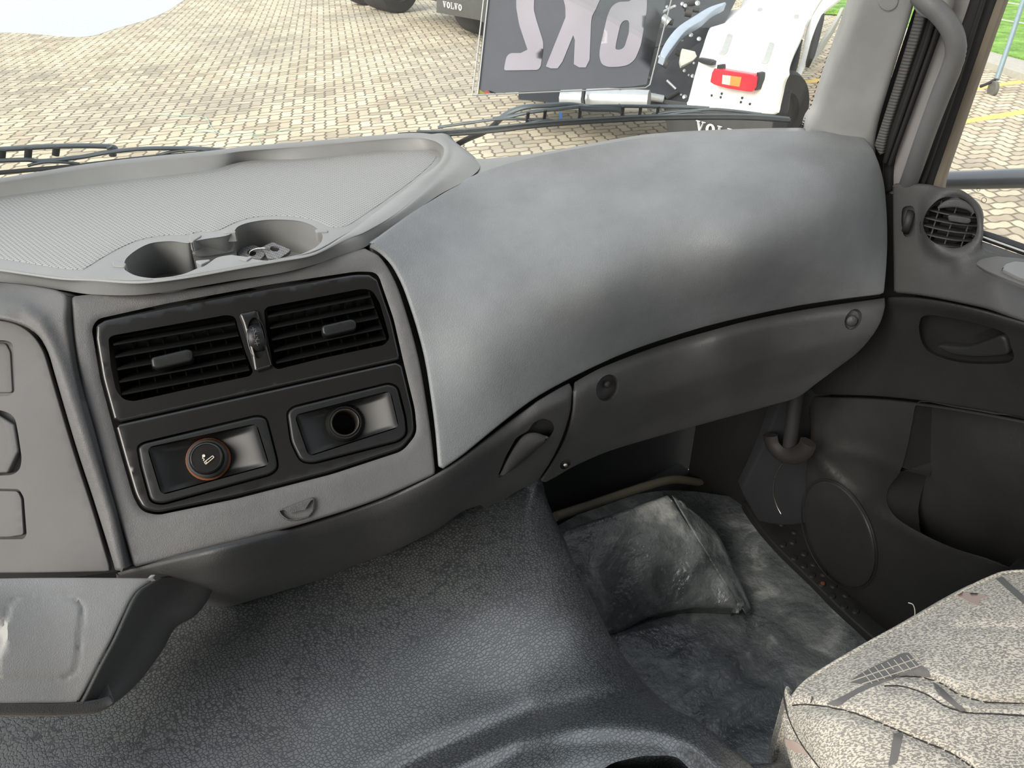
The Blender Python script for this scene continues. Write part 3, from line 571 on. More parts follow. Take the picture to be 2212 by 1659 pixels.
tun = sheet('engine_cover', S_tun, tun_o, M['tunnel'], None, [(rnd([(1270, 1706), (1330, 1664), (1390, 1650), (1455, 1650), (1500, 1700), (1500, 1706)], 12), .008, .05, True, .0)], step=9, r=.022, depth=.39, dirv=(.12, .02, -1))
setp(tun, 'grey pebble-grained vinyl engine cover swelling up below the dashboard between the seats', 'engine cover')
# ---- cab floor, mat, toe ramp, firewall
sb = MB(); sb.box((.55, .1, -.03), ((1, 0, 0), (0, 1, 0), (0, 0, 1)), (1.35, 1.9, .06)); fo = sb.build('floor', M['dark'], None, False); setp(fo, kind='structure')
fm = thing('floor_mat', 'scuffed black vinyl floor mat with a raised toe ramp in the passenger footwell', 'floor mat', (.8, .5, .0))
def wr(q):
    u = (q[:, 0]-1450)*.42+(q[:, 1]-1400)*.9; v = (q[:, 0]-1450)*.9-(q[:, 1]-1400)*.42
    w = np.exp(-((v-90)/130)**2)*np.clip((u+20)/50, 0, 1)*np.clip((270-u)/80, 0, 1)
    return .006*w*np.sin(u/13.+v/90)**3+.0025*np.sin(q[:, 0]/37+q[:, 1]/61)*np.sin(q[:, 1]/43)
S_fl = Surf([(1400, 1300, {'z': .012}), (1700, 1300, {'z': .012}), (1500, 1600, {'z': .012})], wr)
sheet('mat_base', S_fl, [(1180, 1100), (1450, 1052), (1560, 1066), (1640, 1080), (1655, 1140), (1671, 1176), (1853, 1353), (1960, 1450), (1960, 1800), (1300, 1800), (1200, 1500)], M['mat'], fm, step=8, r=.004, depth=.008)
def wr2(q): u = (q[:, 0]-1300); return .004*np.sin(u/17.+(q[:, 1]-1100)/60)*np.clip((q[:, 1]-1130)/100, 0, 1)*np.clip((1320-q[:, 1])/60, 0, 1)
S_rp = Surf([(1210, 1150, {'z': .19}), (1330, 1108, {'z': .20}), (1452, 1066, {'z': .20}), (1612, 1325, {'z': .035}), (1480, 1322, {'z': .035}), (1345, 1350, {'z': .03}), (1420, 1190, {'z': .135})], wr2)
sheet('toe_ramp', S_rp, [(1150, 1180), (1235, 1142), (1330, 1110), (1400, 1085), (1452, 1066), (1478, 1110), (1540, 1205), (1580, 1270), (1613, 1325), (1560, 1314), (1500, 1318), (1440, 1326), (1395, 1340), (1345, 1368), (1300, 1380), (1180, 1330)], M['mat'], fm, step=8, r=.012, depth=.16, dirv=(.25, .1, -1))
b = MB(); a0 = [S_rp.one(*p) for p in ((1452, 1070), (1500, 1150), (1560, 1250), (1613, 1327))]; a1 = [pt(1474, 1100, z=.17), pt(1546, 1150, z=.10), pt(1600, 1260, z=.05), pt(1624, 1322, z=.02)]
loft('ramp_side', [a0, [(p+q)/2+np.array((0, 0, .006)) for p, q in zip(a0, a1)], a1, [p+np.array((.02, 0, -.12)) for p in a1]], M['mat'], fm, thick=.003)
b = MB(); b.box((.62, .97, .36), ((1, 0, 0), (0, 1, 0), (0, 0, 1)), (1.56, .06, .80)); fw = b.build('wall_front', M['carpet'], None, False); setp(fw, kind='structure')
MB().tube(crom([pt(x, y, y=.86) for x, y in ((1200, 1116), (1221, 1109), (1280, 1090), (1342, 1068), (1400, 1049), (1453, 1036), (1504, 1041), (1555, 1052), (1605, 1037), (1640, 1015), (1660, 985))], 5), .010, 8).build('hose', plain('beige_hose', (.20, .18, .13), .6))
setp(bpy.data.objects['hose'], 'thin beige hose running along the foot of the dark front wall', 'hose')
# ---- lower hinge post
S_po = Surf([(1700, 870, {'x': 1.12}), (1640, 1100, {'x': 1.10}), (1750, 900, {'x': 1.17}), (1740, 1100, {'x': 1.16})])
post = thing('hinge_post', 'dark lower hinge post beside the footwell with a bent bracket and bright cable', 'post', pt(1700, 1130, x=1.12))
sheet('post_panel', S_po, [(1690, 850), (1800, 840), (1775, 1000), (1760, 1130), (1700, 1140), (1640, 1130), (1600, 1060), (1650, 960)], M['carpet'], post, step=20, r=.006, depth=.03)
MB().tube(crom([pt(x, y, x=1.075) for x, y in ((1664, 940), (1670, 962), (1690, 982), (1716, 986), (1738, 972), (1746, 955))], 5), .010, 8, 1.6).build('bracket', plain('brown_bracket', (.013, .010, .009), .7), post)
MB().tube(crom([pt(x, y, x=1.07) for x, y in ((1689, 1000), (1678, 1020), (1672, 1040), (1671, 1068), (1678, 1093), (1687, 1110))], 5), .0016, 8).build('cable', M['chrome'], post)
MB().tube(crom([pt(x, y, x=1.09) for x, y in ((1722, 840), (1716, 880), (1710, 930), (1704, 975))], 5), .013, 10).build('check_tube', M['rubber'], post)
# ---- sill plate with studs
S_si = Surf([(1600, 1100, {'z': .03}), (1850, 1350, {'z': .03}), (1740, 1100, {'z': .04})])
sill = thing('sill_plate', 'black rubber sill plate with round studs between the floor mat and the door', 'sill plate', pt(1760, 1250, z=.0))
sheet('plate', S_si, [(1600, 1080), (1700, 1080), (1770, 1100), (1800, 1180), (1860, 1270), (1960, 1360), (1960, 1440), (1853, 1353), (1671, 1176), (1640, 1140)], M['rubber'], sill, step=20, r=.004, depth=.025)
m = MB()
for x, y in ((1678, 1090), (1697, 1085), (1705, 1115), (1688, 1132), (1716, 1149), (1691, 1177), (1712, 1171), (1715, 1205), (1737, 1196), (1736, 1222), (1757, 1218), (1754, 1243), (1779, 1240), (1800, 1265), (1797, 1288), (1827, 1285), (1823, 1310), (1848, 1320), (1775, 1262)):
    sd = MB().lathe(S_si.one(x, y), S_si.nrm([(x, y)])[0], [(.0001, .004), (.006, .0035), (.008, 0)], 12); sd.build('stud', M['rubber'], sill)
MB().lathe(S_si.one(1777, 1261, .003), S_si.nrm([(1777, 1261)])[0], [(.0001, .004), (.004, .003), (.005, 0)], 12).build('screw', M['rust'], sill)
# ---- passenger door
door = thing('door_1', 'dark plastic passenger door trim with round vent, window switch, pull handle and pocket', 'door', pt(2000, 1300, x=1.15), kind='structure')
bulge = np.array((2062., 482.))
def du_disp(q):
    d = np.linalg.norm((q-bulge)*[1, .92], axis=1); rim = .012*np.exp(-((d-62)/16)**2)*(q[:, 0] > 1990)
    s2 = pdist(q, np.array([(1956, 470), (1970, 468), (1972, 490), (1960, 492)], float)); rdg = pdist(q, np.array([(2075, 578), (2120, 568), (2170, 590), (2230, 612)], float), False)
    return rim+.006*np.exp(-(rdg/16)**2)
DD = ray(2060, 560)/np.linalg.norm(ray(2060, 560))
S_du = Surf([(1926, 398, {'x': 1.155}), (2060, 412, {'x': 1.16}), (1926, 636, {'x': 1.14}), (2032, 645, {'x': 1.115}), (2122, 664, {'x': 1.09}), (2250, 705, {'x': 1.065}), (2000, 540, {'x': 1.15}), (2110, 535, {'x': 1.165}), (2250, 580, {'x': 1.17}), (2060, 570, {'x': 1.145}), (2150, 620, {'x': 1.105}), (2060, 480, {'x': 1.158})], du_disp)
S_du0 = Surf([(1926, 398, {'x': 1.155}), (2060, 412, {'x': 1.16}), (1926, 636, {'x': 1.14}), (2032, 645, {'x': 1.115}), (2122, 664, {'x': 1.09}), (2250, 705, {'x': 1.065}), (2000, 540, {'x': 1.15}), (2110, 535, {'x': 1.165}), (2250, 580, {'x': 1.17}), (2060, 570, {'x': 1.145}), (2150, 620, {'x': 1.105}), (2060, 480, {'x': 1.158})])
vo = [(1997, 490), (2001, 466), (2014, 446), (2036, 430), (2062, 427), (2088, 438), (2104, 460), (2108, 484), (2104, 508), (2090, 526), (2064, 533), (2036, 529), (2012, 516)]
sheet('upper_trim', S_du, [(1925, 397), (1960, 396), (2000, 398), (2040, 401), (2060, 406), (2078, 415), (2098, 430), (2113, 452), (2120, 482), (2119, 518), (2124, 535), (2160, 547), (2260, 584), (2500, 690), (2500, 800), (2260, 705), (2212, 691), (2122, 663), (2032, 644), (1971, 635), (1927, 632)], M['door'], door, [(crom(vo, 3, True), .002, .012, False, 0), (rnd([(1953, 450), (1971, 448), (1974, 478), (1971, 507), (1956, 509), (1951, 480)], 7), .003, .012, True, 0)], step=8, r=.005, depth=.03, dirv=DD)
Nd = S_du0.nrm([(2062, 480)])[0]; dc = S_du0.one(2054, 481, -.02)
vnt = MB(); vnt.lathe(dc-Nd*.02, Nd, [(.0001, -.01), (.038, -.008), (.042, .01), (.0405, .032), (.040, .034), (.037, .033)], 40); vb = vnt.build('air_vent', M['rubber'], door)
up3 = np.array((0, 0, 1.)); up3 -= Nd*(up3@Nd); up3 /= np.linalg.norm(up3); ri3 = np.cross(Nd, up3); R3 = .039
for dz in (-.030, -.0185, -.0065, .005, .0165):
    hw = math.sqrt(max(R3**2-dz**2, 1e-5))-.001; dome = .016+.012*math.sqrt(1-(dz/R3)**2); rows = []
    for s_ in np.linspace(-1, 1, 9):
        o = dc+up3*dz+ri3*s_*hw; f = Nd*(dome-.012*s_*s_); rows.append([o+f+up3*.0009, o+Nd*.0+up3*.0009, o+Nd*.0-up3*.0009, o+f-up3*.0009])
    MB().grid(rows, cv=True).build('slat', M['trim'], vb, False)
for dx in (-.022, .0, .021):
    hh = math.sqrt(R3**2-dx**2)-.001; a = dc+ri3*dx+Nd*.008
    MB().bar(a-up3*hh, a+up3*hh, .0018, .014, tuple(Nd)).build('vane', M['trim'], vb, False)
sheet('vent_tab', S_du0, rnd([(2046, 466), (2056, 465), (2096, 472), (2098, 480), (2090, 484), (2050, 478)], 4, 3), M['trim'], vb, step=6, r=.0015, depth=.012, lift=.016)
sheet('vent_hood', S_du0, crom([(2022, 452), (2036, 437), (2060, 430), (2084, 434), (2102, 450), (2106, 466), (2092, 455), (2064, 449), (2040, 450)], 4, True), M['door'], vb, step=6, r=.003, depth=.02, lift=.010)
rows = []; tc0 = S_du0.one(1962, 478, -.014)
for a in np.linspace(0, 2*np.pi, 60, endpoint=False):
    rr = .019*(1+.03*math.cos(a*30)); rows.append([tc0+(Nd*math.cos(a)+up3*math.sin(a))*rr*k+ri3*w for k, w in ((.9, -.0055), (1, -.004), (1, .004), (.9, .0055))])
MB().grid(rows, cu=True).build('thumbwheel', M['rubber'], door)
sw = sheet('window_switch', S_du0, rnd([(2105, 569), (2118, 558), (2152, 552), (2200, 556), (2260, 566), (2260, 634), (2205, 614), (2130, 585)], 8), M['plate'], door, step=10, r=.0015, depth=.008, lift=.010)
sheet('rocker', S_du0, rnd([(2163, 580), (2172, 567), (2194, 561), (2260, 570), (2260, 615), (2205, 600)], 5), M['top'], sw, step=8, r=.003, depth=.01, lift=.018)
band2 = np.array([(1926, 650), (1971, 654), (2032, 663), (2122, 682), (2260, 722)], float)
def dm_disp(q): return .005*np.exp(-(pdist(q, band2, False)/12)**2)
S_dm = Surf([(1920, 642, {'x': 1.135}), (2032, 652, {'x': 1.112}), (2122, 671, {'x': 1.088}), (2260, 714, {'x': 1.06}), (1900, 700, {'x': 1.14}), (2032, 690, {'x': 1.118}), (2250, 760, {'x': 1.075}), (1780, 855, {'x': 1.165}), (1995, 868, {'x': 1.14}), (2250, 915, {'x': 1.10})], dm_disp)
hr = crom([(1990, 700), (2003, 685), (2062, 693), (2122, 707), (2168, 724), (2179, 749), (2183, 776), (2137, 782), (2077, 779), (2031, 767), (2004, 752), (1992, 728)], 4, True)
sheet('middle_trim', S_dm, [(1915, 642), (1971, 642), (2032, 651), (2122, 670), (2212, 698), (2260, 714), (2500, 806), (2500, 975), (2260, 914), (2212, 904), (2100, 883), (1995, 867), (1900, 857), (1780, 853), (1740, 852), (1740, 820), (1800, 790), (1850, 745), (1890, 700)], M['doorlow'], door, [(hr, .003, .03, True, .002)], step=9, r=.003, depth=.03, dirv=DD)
lev = [(2020, 745), (2050, 748), (2085, 750), (2112, 744), (2138, 734), (2162, 726), (2172, 735), (2176, 765), (2140, 772), (2090, 772), (2045, 764)]
sheet('pull_handle', S_dm, crom(lev, 3, True), M['rubber'], door, step=7, r=.004, depth=.015, lift=-.006)
rdg2 = np.array([(1755, 985), (1797, 1030), (1840, 1068), (1885, 1101), (1937, 1136), (2007, 1171), (2094, 1199), (2157, 1220), (2260, 1252)], float); rdg3 = np.array([(1768, 978), (1810, 974), (1860, 984), (1900, 997), (1944, 1018)], float)
def dl_disp(q):
    d = pdist(q, rdg2, False); return .008*np.exp(-(d/12)**2)+.006*np.exp(-(pdist(q, rdg3, False)/16)**2)
S_dl = Surf([(1780, 862, {'x': 1.165}), (1995, 872, {'x': 1.145}), (2250, 915, {'x': 1.10}), (1775, 980, {'x': 1.14}), (1930, 1012, {'x': 1.125}), (1797, 1030, {'x': 1.14}), (1885, 1101, {'x': 1.105}), (2007, 1171, {'x': 1.065}), (2157, 1219, {'x': 1.03}), (1880, 1060, {'x': 1.13}),
    (1815, 1155, {'x': 1.13}), (1750, 1150, {'x': 1.155}), (1830, 1290, {'x': 1.14}), (1930, 1380, {'x': 1.13}), (2000, 1300, {'x': 1.085}), (2200, 1400, {'x': 1.05})], dl_disp)
pk = crom([(1990, 874), (1977, 907), (1965, 967), (1948, 1023), (1927, 1051), (1920, 1078), (1931, 1105), (1957, 1127), (2000, 1151), (2060, 1178), (2130, 1199), (2250, 1232), (2252, 1100), (2250, 925), (2150, 901), (2060, 885)], 3, True)
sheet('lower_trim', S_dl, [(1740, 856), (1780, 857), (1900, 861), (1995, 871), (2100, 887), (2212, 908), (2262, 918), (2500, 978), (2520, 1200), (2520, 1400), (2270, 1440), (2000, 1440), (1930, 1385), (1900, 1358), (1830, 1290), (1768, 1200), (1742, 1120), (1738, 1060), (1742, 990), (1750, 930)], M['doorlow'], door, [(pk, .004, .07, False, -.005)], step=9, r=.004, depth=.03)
S_dk = Surf([(1960, 1080, {'x': 1.19}), (2040, 880, {'x': 1.185}), (2110, 1170, {'x': 1.175}), (2260, 920, {'x': 1.15}), (2260, 1230, {'x': 1.13}), (1985, 890, {'x': 1.20}), (2150, 1000, {'x': 1.15})])
sheet('pocket_back', S_dk, [(1890, 850), (2300, 900), (2300, 1260), (2050, 1220), (1900, 1140)], M['doorlow'], door, step=20, r=.002, depth=.01)
S_dl0 = Surf([(1750, 1150, {'x': 1.152}), (1830, 1290, {'x': 1.137}), (1885, 1110, {'x': 1.11})])
sheet('speaker_grille', S_dl, ell(1812, 1155, 122, 66, 1.17, 50), M['doorlow'], door, step=8, r=.003, depth=.012, lift=.007)
MB().tube(crom([S_dl.one(*p, .009) for p in ell(1812, 1155, 126, 71, 1.17, 40)]+[S_dl.one(*ell(1812, 1155, 126, 71, 1.17, 40)[0], .009)], 2), .0008, 6).build('speaker_ring', M['doorlow'], door)
b = MB(); b.box((1.225, .25, .335), ((1, 0, 0), (0, 1, 0), (0, 0, 1)), (.02, 1.3, .77)); b.box((1.20, .65, .63), ((1, 0, 0), (0, 1, 0), (0, 0, 1)), (.02, .30, .32)); b.build('door_skin', M['dark'], door, False)
S_ws = Surf([(2105, 500, {'x': 1.185}), (2212, 535, {'x': 1.185}), (2212, 560, {'x': 1.165}), (2110, 530, {'x': 1.165})])
def strip(name, a, c, w0, w1, S, mat, par, rr=.002, dp=.01, lift=0):
    return sheet(name, S, a+c[::-1], mat, par, step=14, r=rr, depth=dp, lift=lift)
strip('sill_seal', [(2100, 488), (2150, 503), (2260, 541)], [(2100, 500), (2150, 517), (2260, 556)], 0, 0, S_ws, M['rubber'], door)
strip('sill_chrome', [(2100, 501), (2150, 518), (2260, 557)], [(2100, 506), (2150, 523), (2260, 562)], 0, 0, S_ws, M['chrome'], door, .0008, .006, .003)
strip('sill_trim', [(2100, 508), (2150, 525), (2260, 563)], [(2100, 536), (2150, 552), (2260, 592)], 0, 0, S_ws, M['door'], door, .006, .02, .0)
# ---- pillar and frame strips
S_pil = Surf([(1745, 283, {'x': 1.115}), (1853, 0, {'x': 1.055}), (1890, 320, {'x': 1.165}), (1975, 0, {'x': 1.11}), (1870, 150, {'x': 1.10})])
pil = sheet('wall_right', S_pil, [(1735, 300), (1741, 268), (1761, 243), (1778, 189), (1801, 125), (1825, 67), (1850, 0), (1870, -60), (1938, -280), (2100, -280), (2000, -60), (1972, 40), (1935, 150), (1895, 270), (1885, 320), (1890, 360), (1860, 360)], M['pillar'], None, step=12, r=.012, depth=.05, dirv=(.6, .6, 0))
setp(pil, 'grey plastic trim of the windscreen pillar', 'pillar', kind='structure')
sheet('screw_cover', S_pil, ell(1919, 0, 22, 24, 0, 30), M['pillar'], pil, step=8, r=.001, depth=.003, lift=.0015)
def ribs():
    t = NT('ribbed_rubber'); z = t.node('SeparateXYZ', {0: t.pos}, 2); w = t.math('SINE', t.math('MULTIPLY', z, 1400.))
    t.set(Base_Color=(.10, .098, .094), Roughness=.8); return t.bump(w, .4, .001).m
M['ribs'] = ribs()
S_fr = Surf([(1890, 330, {'x': 1.175}), (1975, 0, {'x': 1.13}), (2020, 395, {'x': 1.185}), (2160, 0, {'x': 1.15})])
sl = sheet('trim_1', S_fr, [(1886, 316), (1900, 275), (1940, 150), (1972, 46), (1990, -30), (2070, -260), (2092, -260), (2012, -30), (1996, 48), (1955, 170), (1915, 290), (1903, 345)], M['ribs'], None, step=12, r=.004, depth=.02, lift=.01); setp(sl, kind='structure')
sl = sheet('trim_2', S_fr, [(1903, 345), (1915, 290), (1955, 170), (1996, 48), (2012, -30), (2092, -260), (2140, -260), (2060, -30), (2032, 62), (1985, 190), (1925, 352), (1925, 420), (1905, 420)], M['rubber'], None, step=12, r=.006, depth=.02, lift=.002); setp(sl, kind='structure')
MB().tube([S_fr.one(*p, .008) for p in ((1912, 350), (1950, 240), (2000, 95), (2035, -20))], .004, 8).build('seal_lip', M['rubber'], sl)
MB().tube([S_fr.one(*p, .006) for p in ((1922, 355), (1965, 235), (2018, 85), (2050, -20))], .0035, 8).build('seal_lip', M['rubber'], sl)
fr = sheet('trim_3', S_fr, [(1913, 356), (1960, 240), (2031, 60), (2060, -40), (2138, -260), (2186, -260), (2110, -40), (2098, 10), (2046, 140), (1942, 400), (1935, 425), (1913, 425)], plain('painted_door_frame', (.30, .285, .285), .45), None, step=12, r=.004, depth=.03, lift=-.006); setp(fr, kind='structure')
ch = sheet('trim_4', S_fr, [(1930, 425), (1950, 380), (2040, 150), (2088, 20), (2105, -40), (2184, -260), (2250, -260), (2166, -40), (2140, 30), (2080, 205), (2014, 398), (2010, 425)], M['rubber'], None, step=12, r=.006, depth=.03, lift=.0); setp(ch, kind='structure')
MB().tube([S_fr.one(*p, .010) for p in ((1992, 398), (2060, 200), (2130, -20))], .0035, 8).build('seal_lip', M['rubber'], ch)
tn = sheet('trim_5', S_fr, [(2010, 425), (2014, 398), (2080, 205), (2140, 30), (2166, -40), (2250, -260), (2270, -260), (2186, -40), (2160, 30), (2098, 205), (2033, 390), (2028, 425)], plain('tan_edge', (.20, .17, .13), .7), None, step=12, r=.002, depth=.02, lift=-.004); setp(tn, kind='structure')
bk = sheet('trim_6', S_fr, [(1870, 340), (1960, 60), (2072, -260), (2268, -260), (2190, -50), (2160, 30), (2033, 392), (2030, 430), (1900, 430)], M['dark'], None, step=40, r=0, depth=.01, lift=-.035); setp(bk, kind='structure')
gh = thing('grab_handle', 'curved grey grab handle mounted on the windscreen pillar above the door', 'handle', pt(1965, 395, x=1.10))
path = crom([S_fr.one(*p, l_) for l_, p in zip((.045, .05, .05, .05, .05, .05, .05, .045, .03, .0), ((1985, -12), (2008, 10), (2034, 34), (2056, 66), (2065, 105), (2056, 145), (2030, 210), (2000, 290), (1972, 370), (1950, 430)))], 5)
M['grip'] = leather('grip_plastic', g(.13), 600, .15, .5); MB().tube(path, .0125, 16).build('grip', M['grip'], gh)
sheet('mount', S_fr, crom([(1975, -40), (1968, 10), (1980, 32), (2004, 44), (2030, 46), (2040, 20), (2040, -40)], 3, True), M['pillar'], gh, step=8, r=.010, depth=.03, lift=.045)
# ---- windscreen and side glass
def glass(name, dust_haze):
    t = NT(name); n = t.n; l = t.l; out = n['Material Output']; n.remove(t.b)
    tr = n.new('ShaderNodeBsdfTransparent'); tr.inputs[0].default_value = (.97, .985, .98, 1); gl = n.new('ShaderNodeBsdfGlossy'); gl.inputs['Roughness'].default_value = .02
    df = n.new('ShaderNodeBsdfDiffuse'); df.inputs[0].default_value = (.8, .8, .8, 1); fr_ = n.new('ShaderNodeFresnel'); fr_.inputs[0].default_value = 1.25
    m1 = n.new('ShaderNodeMixShader'); m2 = n.new('ShaderNodeMixShader'); l.new(fr_.outputs[0], m1.inputs[0]); l.new(tr.outputs[0], m1.inputs[1]); l.new(gl.outputs[0], m1.inputs[2])
    dk = t.ramp(t.noise(6, 5, .6), [(.45, dust_haze*.4), (.75, dust_haze*1.6)]); sp = t.ramp(t.noise(260, 2), [(.74, 0.), (.78, .25)])  # dust film also carries the hazy reflection, put in as diffuse white
    l.new(t.math('ADD', dk, t.math('MULTIPLY', sp, t.ramp(t.noise(3, 2), [(.5, 0.), (.65, 1.)]))), m2.inputs[0]); l.new(m1.outputs[0], m2.inputs[1]); l.new(df.outputs[0], m2.inputs[2]); l.new(m2.outputs[0], out.inputs[0]); return t.m
M['glass'] = glass('windscreen_glass', .03); M['sglass'] = glass('side_glass', .04)
def wy(x, z): u = x-.1; return 1.435-.114*u-.537*u*u-.30*(z-.84)
rows = []
for x in np.linspace(-.7, 1.125, 40): rows.append([(x, wy(x, z), z) for z in np.linspace(.80, 1.5, 16)])
rows2 = [[(p[0]+.001, p[1]+.005, p[2]+.001) for p in r] for r in rows]
b = MB(); b.grid(rows); b.grid([r[::-1] for r in rows2]); ws = b.build('window_1', M['glass']); setp(ws, 'curved windscreen', 'window', kind='structure')
def gp(px, py, off=0.):
    r = ray(px, py); lo, hi = .5, 3.
    for _ in range(40):
        m_ = (lo+hi)/2; p = C0+r*m_
        if p[1]-off < wy(p[0], p[2]): lo = m_
        else: hi = m_
    return C0+r*lo
sg = sheet('window_2', Surf([(2030, 390, {'x': 1.20}), (2212, 0, {'x': 1.17}), (2212, 540, {'x': 1.20})]), [(2000, 430), (2030, 388), (2098, 205), (2160, 30), (2186, -40), (2270, -260), (2520, -260), (2520, 660), (2150, 530), (2090, 510)], M['sglass'], None, step=60, r=0, depth=.004); setp(sg, 'passenger side window', 'window', kind='structure')
# frit dots along the pillar
m = MB(); fe = crom([(1741, 272), (1759, 243), (1776, 189), (1799, 125), (1823, 67), (1848, 0), (1868, -60)], 12)
for k, p in enumerate(resamp(np.array(fe), 6)[:62]):
    for j in range(3):
        q = p+np.array((-3-j*5-(k % 2)*0, (k+j) % 2*3)); c = gp(q[0], q[1], -.003); m.lathe(c, np.array((-.3, -1, .2)), [(.0001, 0), (.0016-.0004*j, 0), (.0016-.0004*j, -.001)], 6)
m.build('frit_dots', M['dark'], ws, False)
# glass stamp
m = MB(); gs = lambda x, y: pt(x, y, x=1.192); cr2 = lambda x, y: gs(1700+x/3.318, 360+y/3.318)
for (x, y, w) in ((1290, 178, 80), (1360, 190, 30), (1285, 195, 70), (1380, 205, 50), (1275, 215, 90), (1370, 222, 22), (1290, 232, 40), (1350, 240, 30)):
    for k in range(int(w/9)): a = cr2(x+k*9, y+k*1.6); c = cr2(x+k*9+5, y+k*1.6+1); m.bar(a, c, .0016, .0003)
m.tube([cr2(1412+18*math.cos(a), 240+18*math.sin(a)) for a in np.linspace(0, 6.28, 16)], .0004, 4, caps=False); m.tube([cr2(1372+11*math.cos(a), 165+11*math.sin(a)) for a in np.linspace(0, 6.28, 14)], .0004, 4, caps=False)
for x, y in ((1330, 270), (1335, 293), (1356, 318), (1345, 325)): m.bar(cr2(x-6, y-5), cr2(x+6, y), .0008, .0003); m.bar(cr2(x+6, y), cr2(x-4, y+6), .0008, .0003)
m.build('glass_stamp', M['glassdark'], sg, False)
# ---- seat
seams = [np.array(q, float) for q in ([(1712, 1524), (1740, 1522), (1790, 1528), (1850, 1542), (1920, 1570), (1990, 1600), (2050, 1625), (2110, 1665), (2150, 1700)], [(1940, 1462), (1980, 1462), (2030, 1475), (2070, 1500), (2120, 1515), (2165, 1519), (2260, 1522)], [(1910, 1482), (1950, 1483), (2000, 1500), (2040, 1525), (2090, 1540), (2160, 1543), (2260, 1550)], [(1690, 1480), (1700, 1540), (1730, 1605), (1775, 1665), (1800, 1700)], [(2060, 1355), (2130, 1355), (2200, 1358), (2260, 1365)])]
seams += [np.array(q, float) for q in ([(2070, 1360), (2062, 1400), (2052, 1440)], [(2085, 1545), (2075, 1580), (2068, 1612)])]
def seat_disp(q):
    o = np.zeros(len(q))
    for s_, a in zip(seams, (.007, .008, .005, .004, .004, .003, .003)):
        d = pdist(q, s_, False); o -= a*np.exp(-(d/9)**2)
    d = pdist(q, seams[1], False); return o+.004*np.exp(-((d-40)/35)**2)
S_seat = Surf([(1690, 1500, {'z': .435}), (1740, 1455, {'z': .44}), (1880, 1365, {'z': .445}), (2060, 1265, {'z': .445}), (2200, 1218, {'z': .445}), (1850, 1450, {'z': .47}), (2050, 1380, {'z': .475}), (2200, 1300, {'z': .47}), (1950, 1600, {'z': .475}), (2200, 1550, {'z': .47}), (1760, 1560, {'z': .46}), (1678, 1580, {'z': .40}), (1700, 1680, {'z': .38}), (1750, 1640, {'z': .43}), (2300, 1400, {'z': .475}), (2640, 1400, {'z': .45}), (2600, 1950, {'z': .47}), (1900, 1950, {'z': .43}), (2200, 1900, {'z': .47})], seat_disp)
seat = thing('passenger_seat', 'beige and grey patterned fabric passenger seat cushion at the lower right', 'seat', pt(1950, 1500, z=.05))
seat_o = crom([(2640, 1330), (2500, 1270), (2380, 1228), (2290, 1212), (2200, 1216), (2150, 1225), (2100, 1242), (2055, 1264), (1990, 1300), (1940, 1328), (1880, 1360), (1820, 1398), (1760, 1436), (1718, 1465), (1693, 1495), (1678, 1532), (1671, 1570), (1674, 1610), (1684, 1650), (1700, 1700), (1730, 1780), (1790, 1880), (1860, 1980)], 3).tolist()+[(2640, 1980)]
sheet('cushion', S_seat, seat_o, M['fabric'], seat, step=7, r=.014, depth=.14, dirv=(.05, .0, -1))
b = MB(); c = pt(2050, 1560, z=.2); b.box(c+np.array((.12, -.12, -.03)), ((1, 0, 0), (0, 1, 0), (0, 0, 1)), (.40, .36, .30)); b.build('base', M['dark'], seat, False)
for i in (0, 1, 2, 3):
    P_ = crom(seams[i], 5); MB().tube([S_seat.one(*p, .0005) for p in P_], .0009, 6).build('seam', M['thread'], seat)
pip_ = crom([(2290, 1234), (2185, 1235), (2136, 1249), (2066, 1284), (1958, 1346), (1887, 1383), (1807, 1429), (1755, 1462), (1724, 1490), (1708, 1520)], 5)
MB().tube([S_seat.one(*p, .000) for p in pip_], .0022, 8).build('piping', M['fabric'], seat)
def patch(name, q, mat, lift=.0012): return sheet(name, S_seat, q, mat, seat, step=6, r=0, depth=.0008, lift=lift)
z4 = lambda q: cx(q, 1660, 1180, 3.464)
patch('grid_patch', z4([(600, 1015), (720, 930), (850, 870), (1000, 800), (1050, 795), (1110, 870), (1140, 900), (1000, 960), (880, 985), (760, 1020), (700, 1030)]), M['fabgrey'])
m = MB()
for a, c in [((600, 1015), (1090, 845)), ((700, 1030), (1140, 890))]: m.tube([S_seat.one(*p, .0016) for p in z4([(a[0]+(c[0]-a[0])*k/8, a[1]+(c[1]-a[1])*k/8) for k in range(9)])], .0006, 5)
for k in range(9):
    x = 700+k*48; y = 935-k*17; m.tube([S_seat.one(*p, .0016) for p in z4([(x, y), (x+40, y+48), (x+75, y+90)])], .0006, 5)
m.build('pale_grid_stitch', M['fablight'], seat)
patch('grey_stripe', z4([(430, 1180), (560, 1120), (700, 1040), (850, 1000), (1000, 960), (1140, 890), (1200, 930), (1215, 985), (1060, 960), (960, 985), (830, 1030), (700, 1080), (600, 1140), (520, 1200)]), M['fabgrey'], .0009)
patch('grey_stripe', z4([(1690, 245), (1750, 225), (1830, 300), (1912, 370), (1912, 430), (1800, 330), (1700, 240)]), M['fabgrey'])
patch('grey_stripe', z4([(1230, 1010), (1300, 1060), (1400, 1160), (1480, 1230), (1440, 1240), (1340, 1160), (1260, 1090)]), M['fabgrey'])
patch('grey_stripe', z4([(940, 1400), (1010, 1390), (990, 1500), (960, 1620), (900, 1640)]), M['fabgrey'])
patch('pink_patch', z4([(1385, 372), (1450, 345), (1560, 350), (1650, 375), (1580, 395), (1570, 445), (1500, 415), (1450, 385)]), M['fabpink'])
patch('pink_patch', z4([(120, 1440), (200, 1460), (260, 1500), (300, 1560), (200, 1540), (130, 1500)]), M['fabpink'])
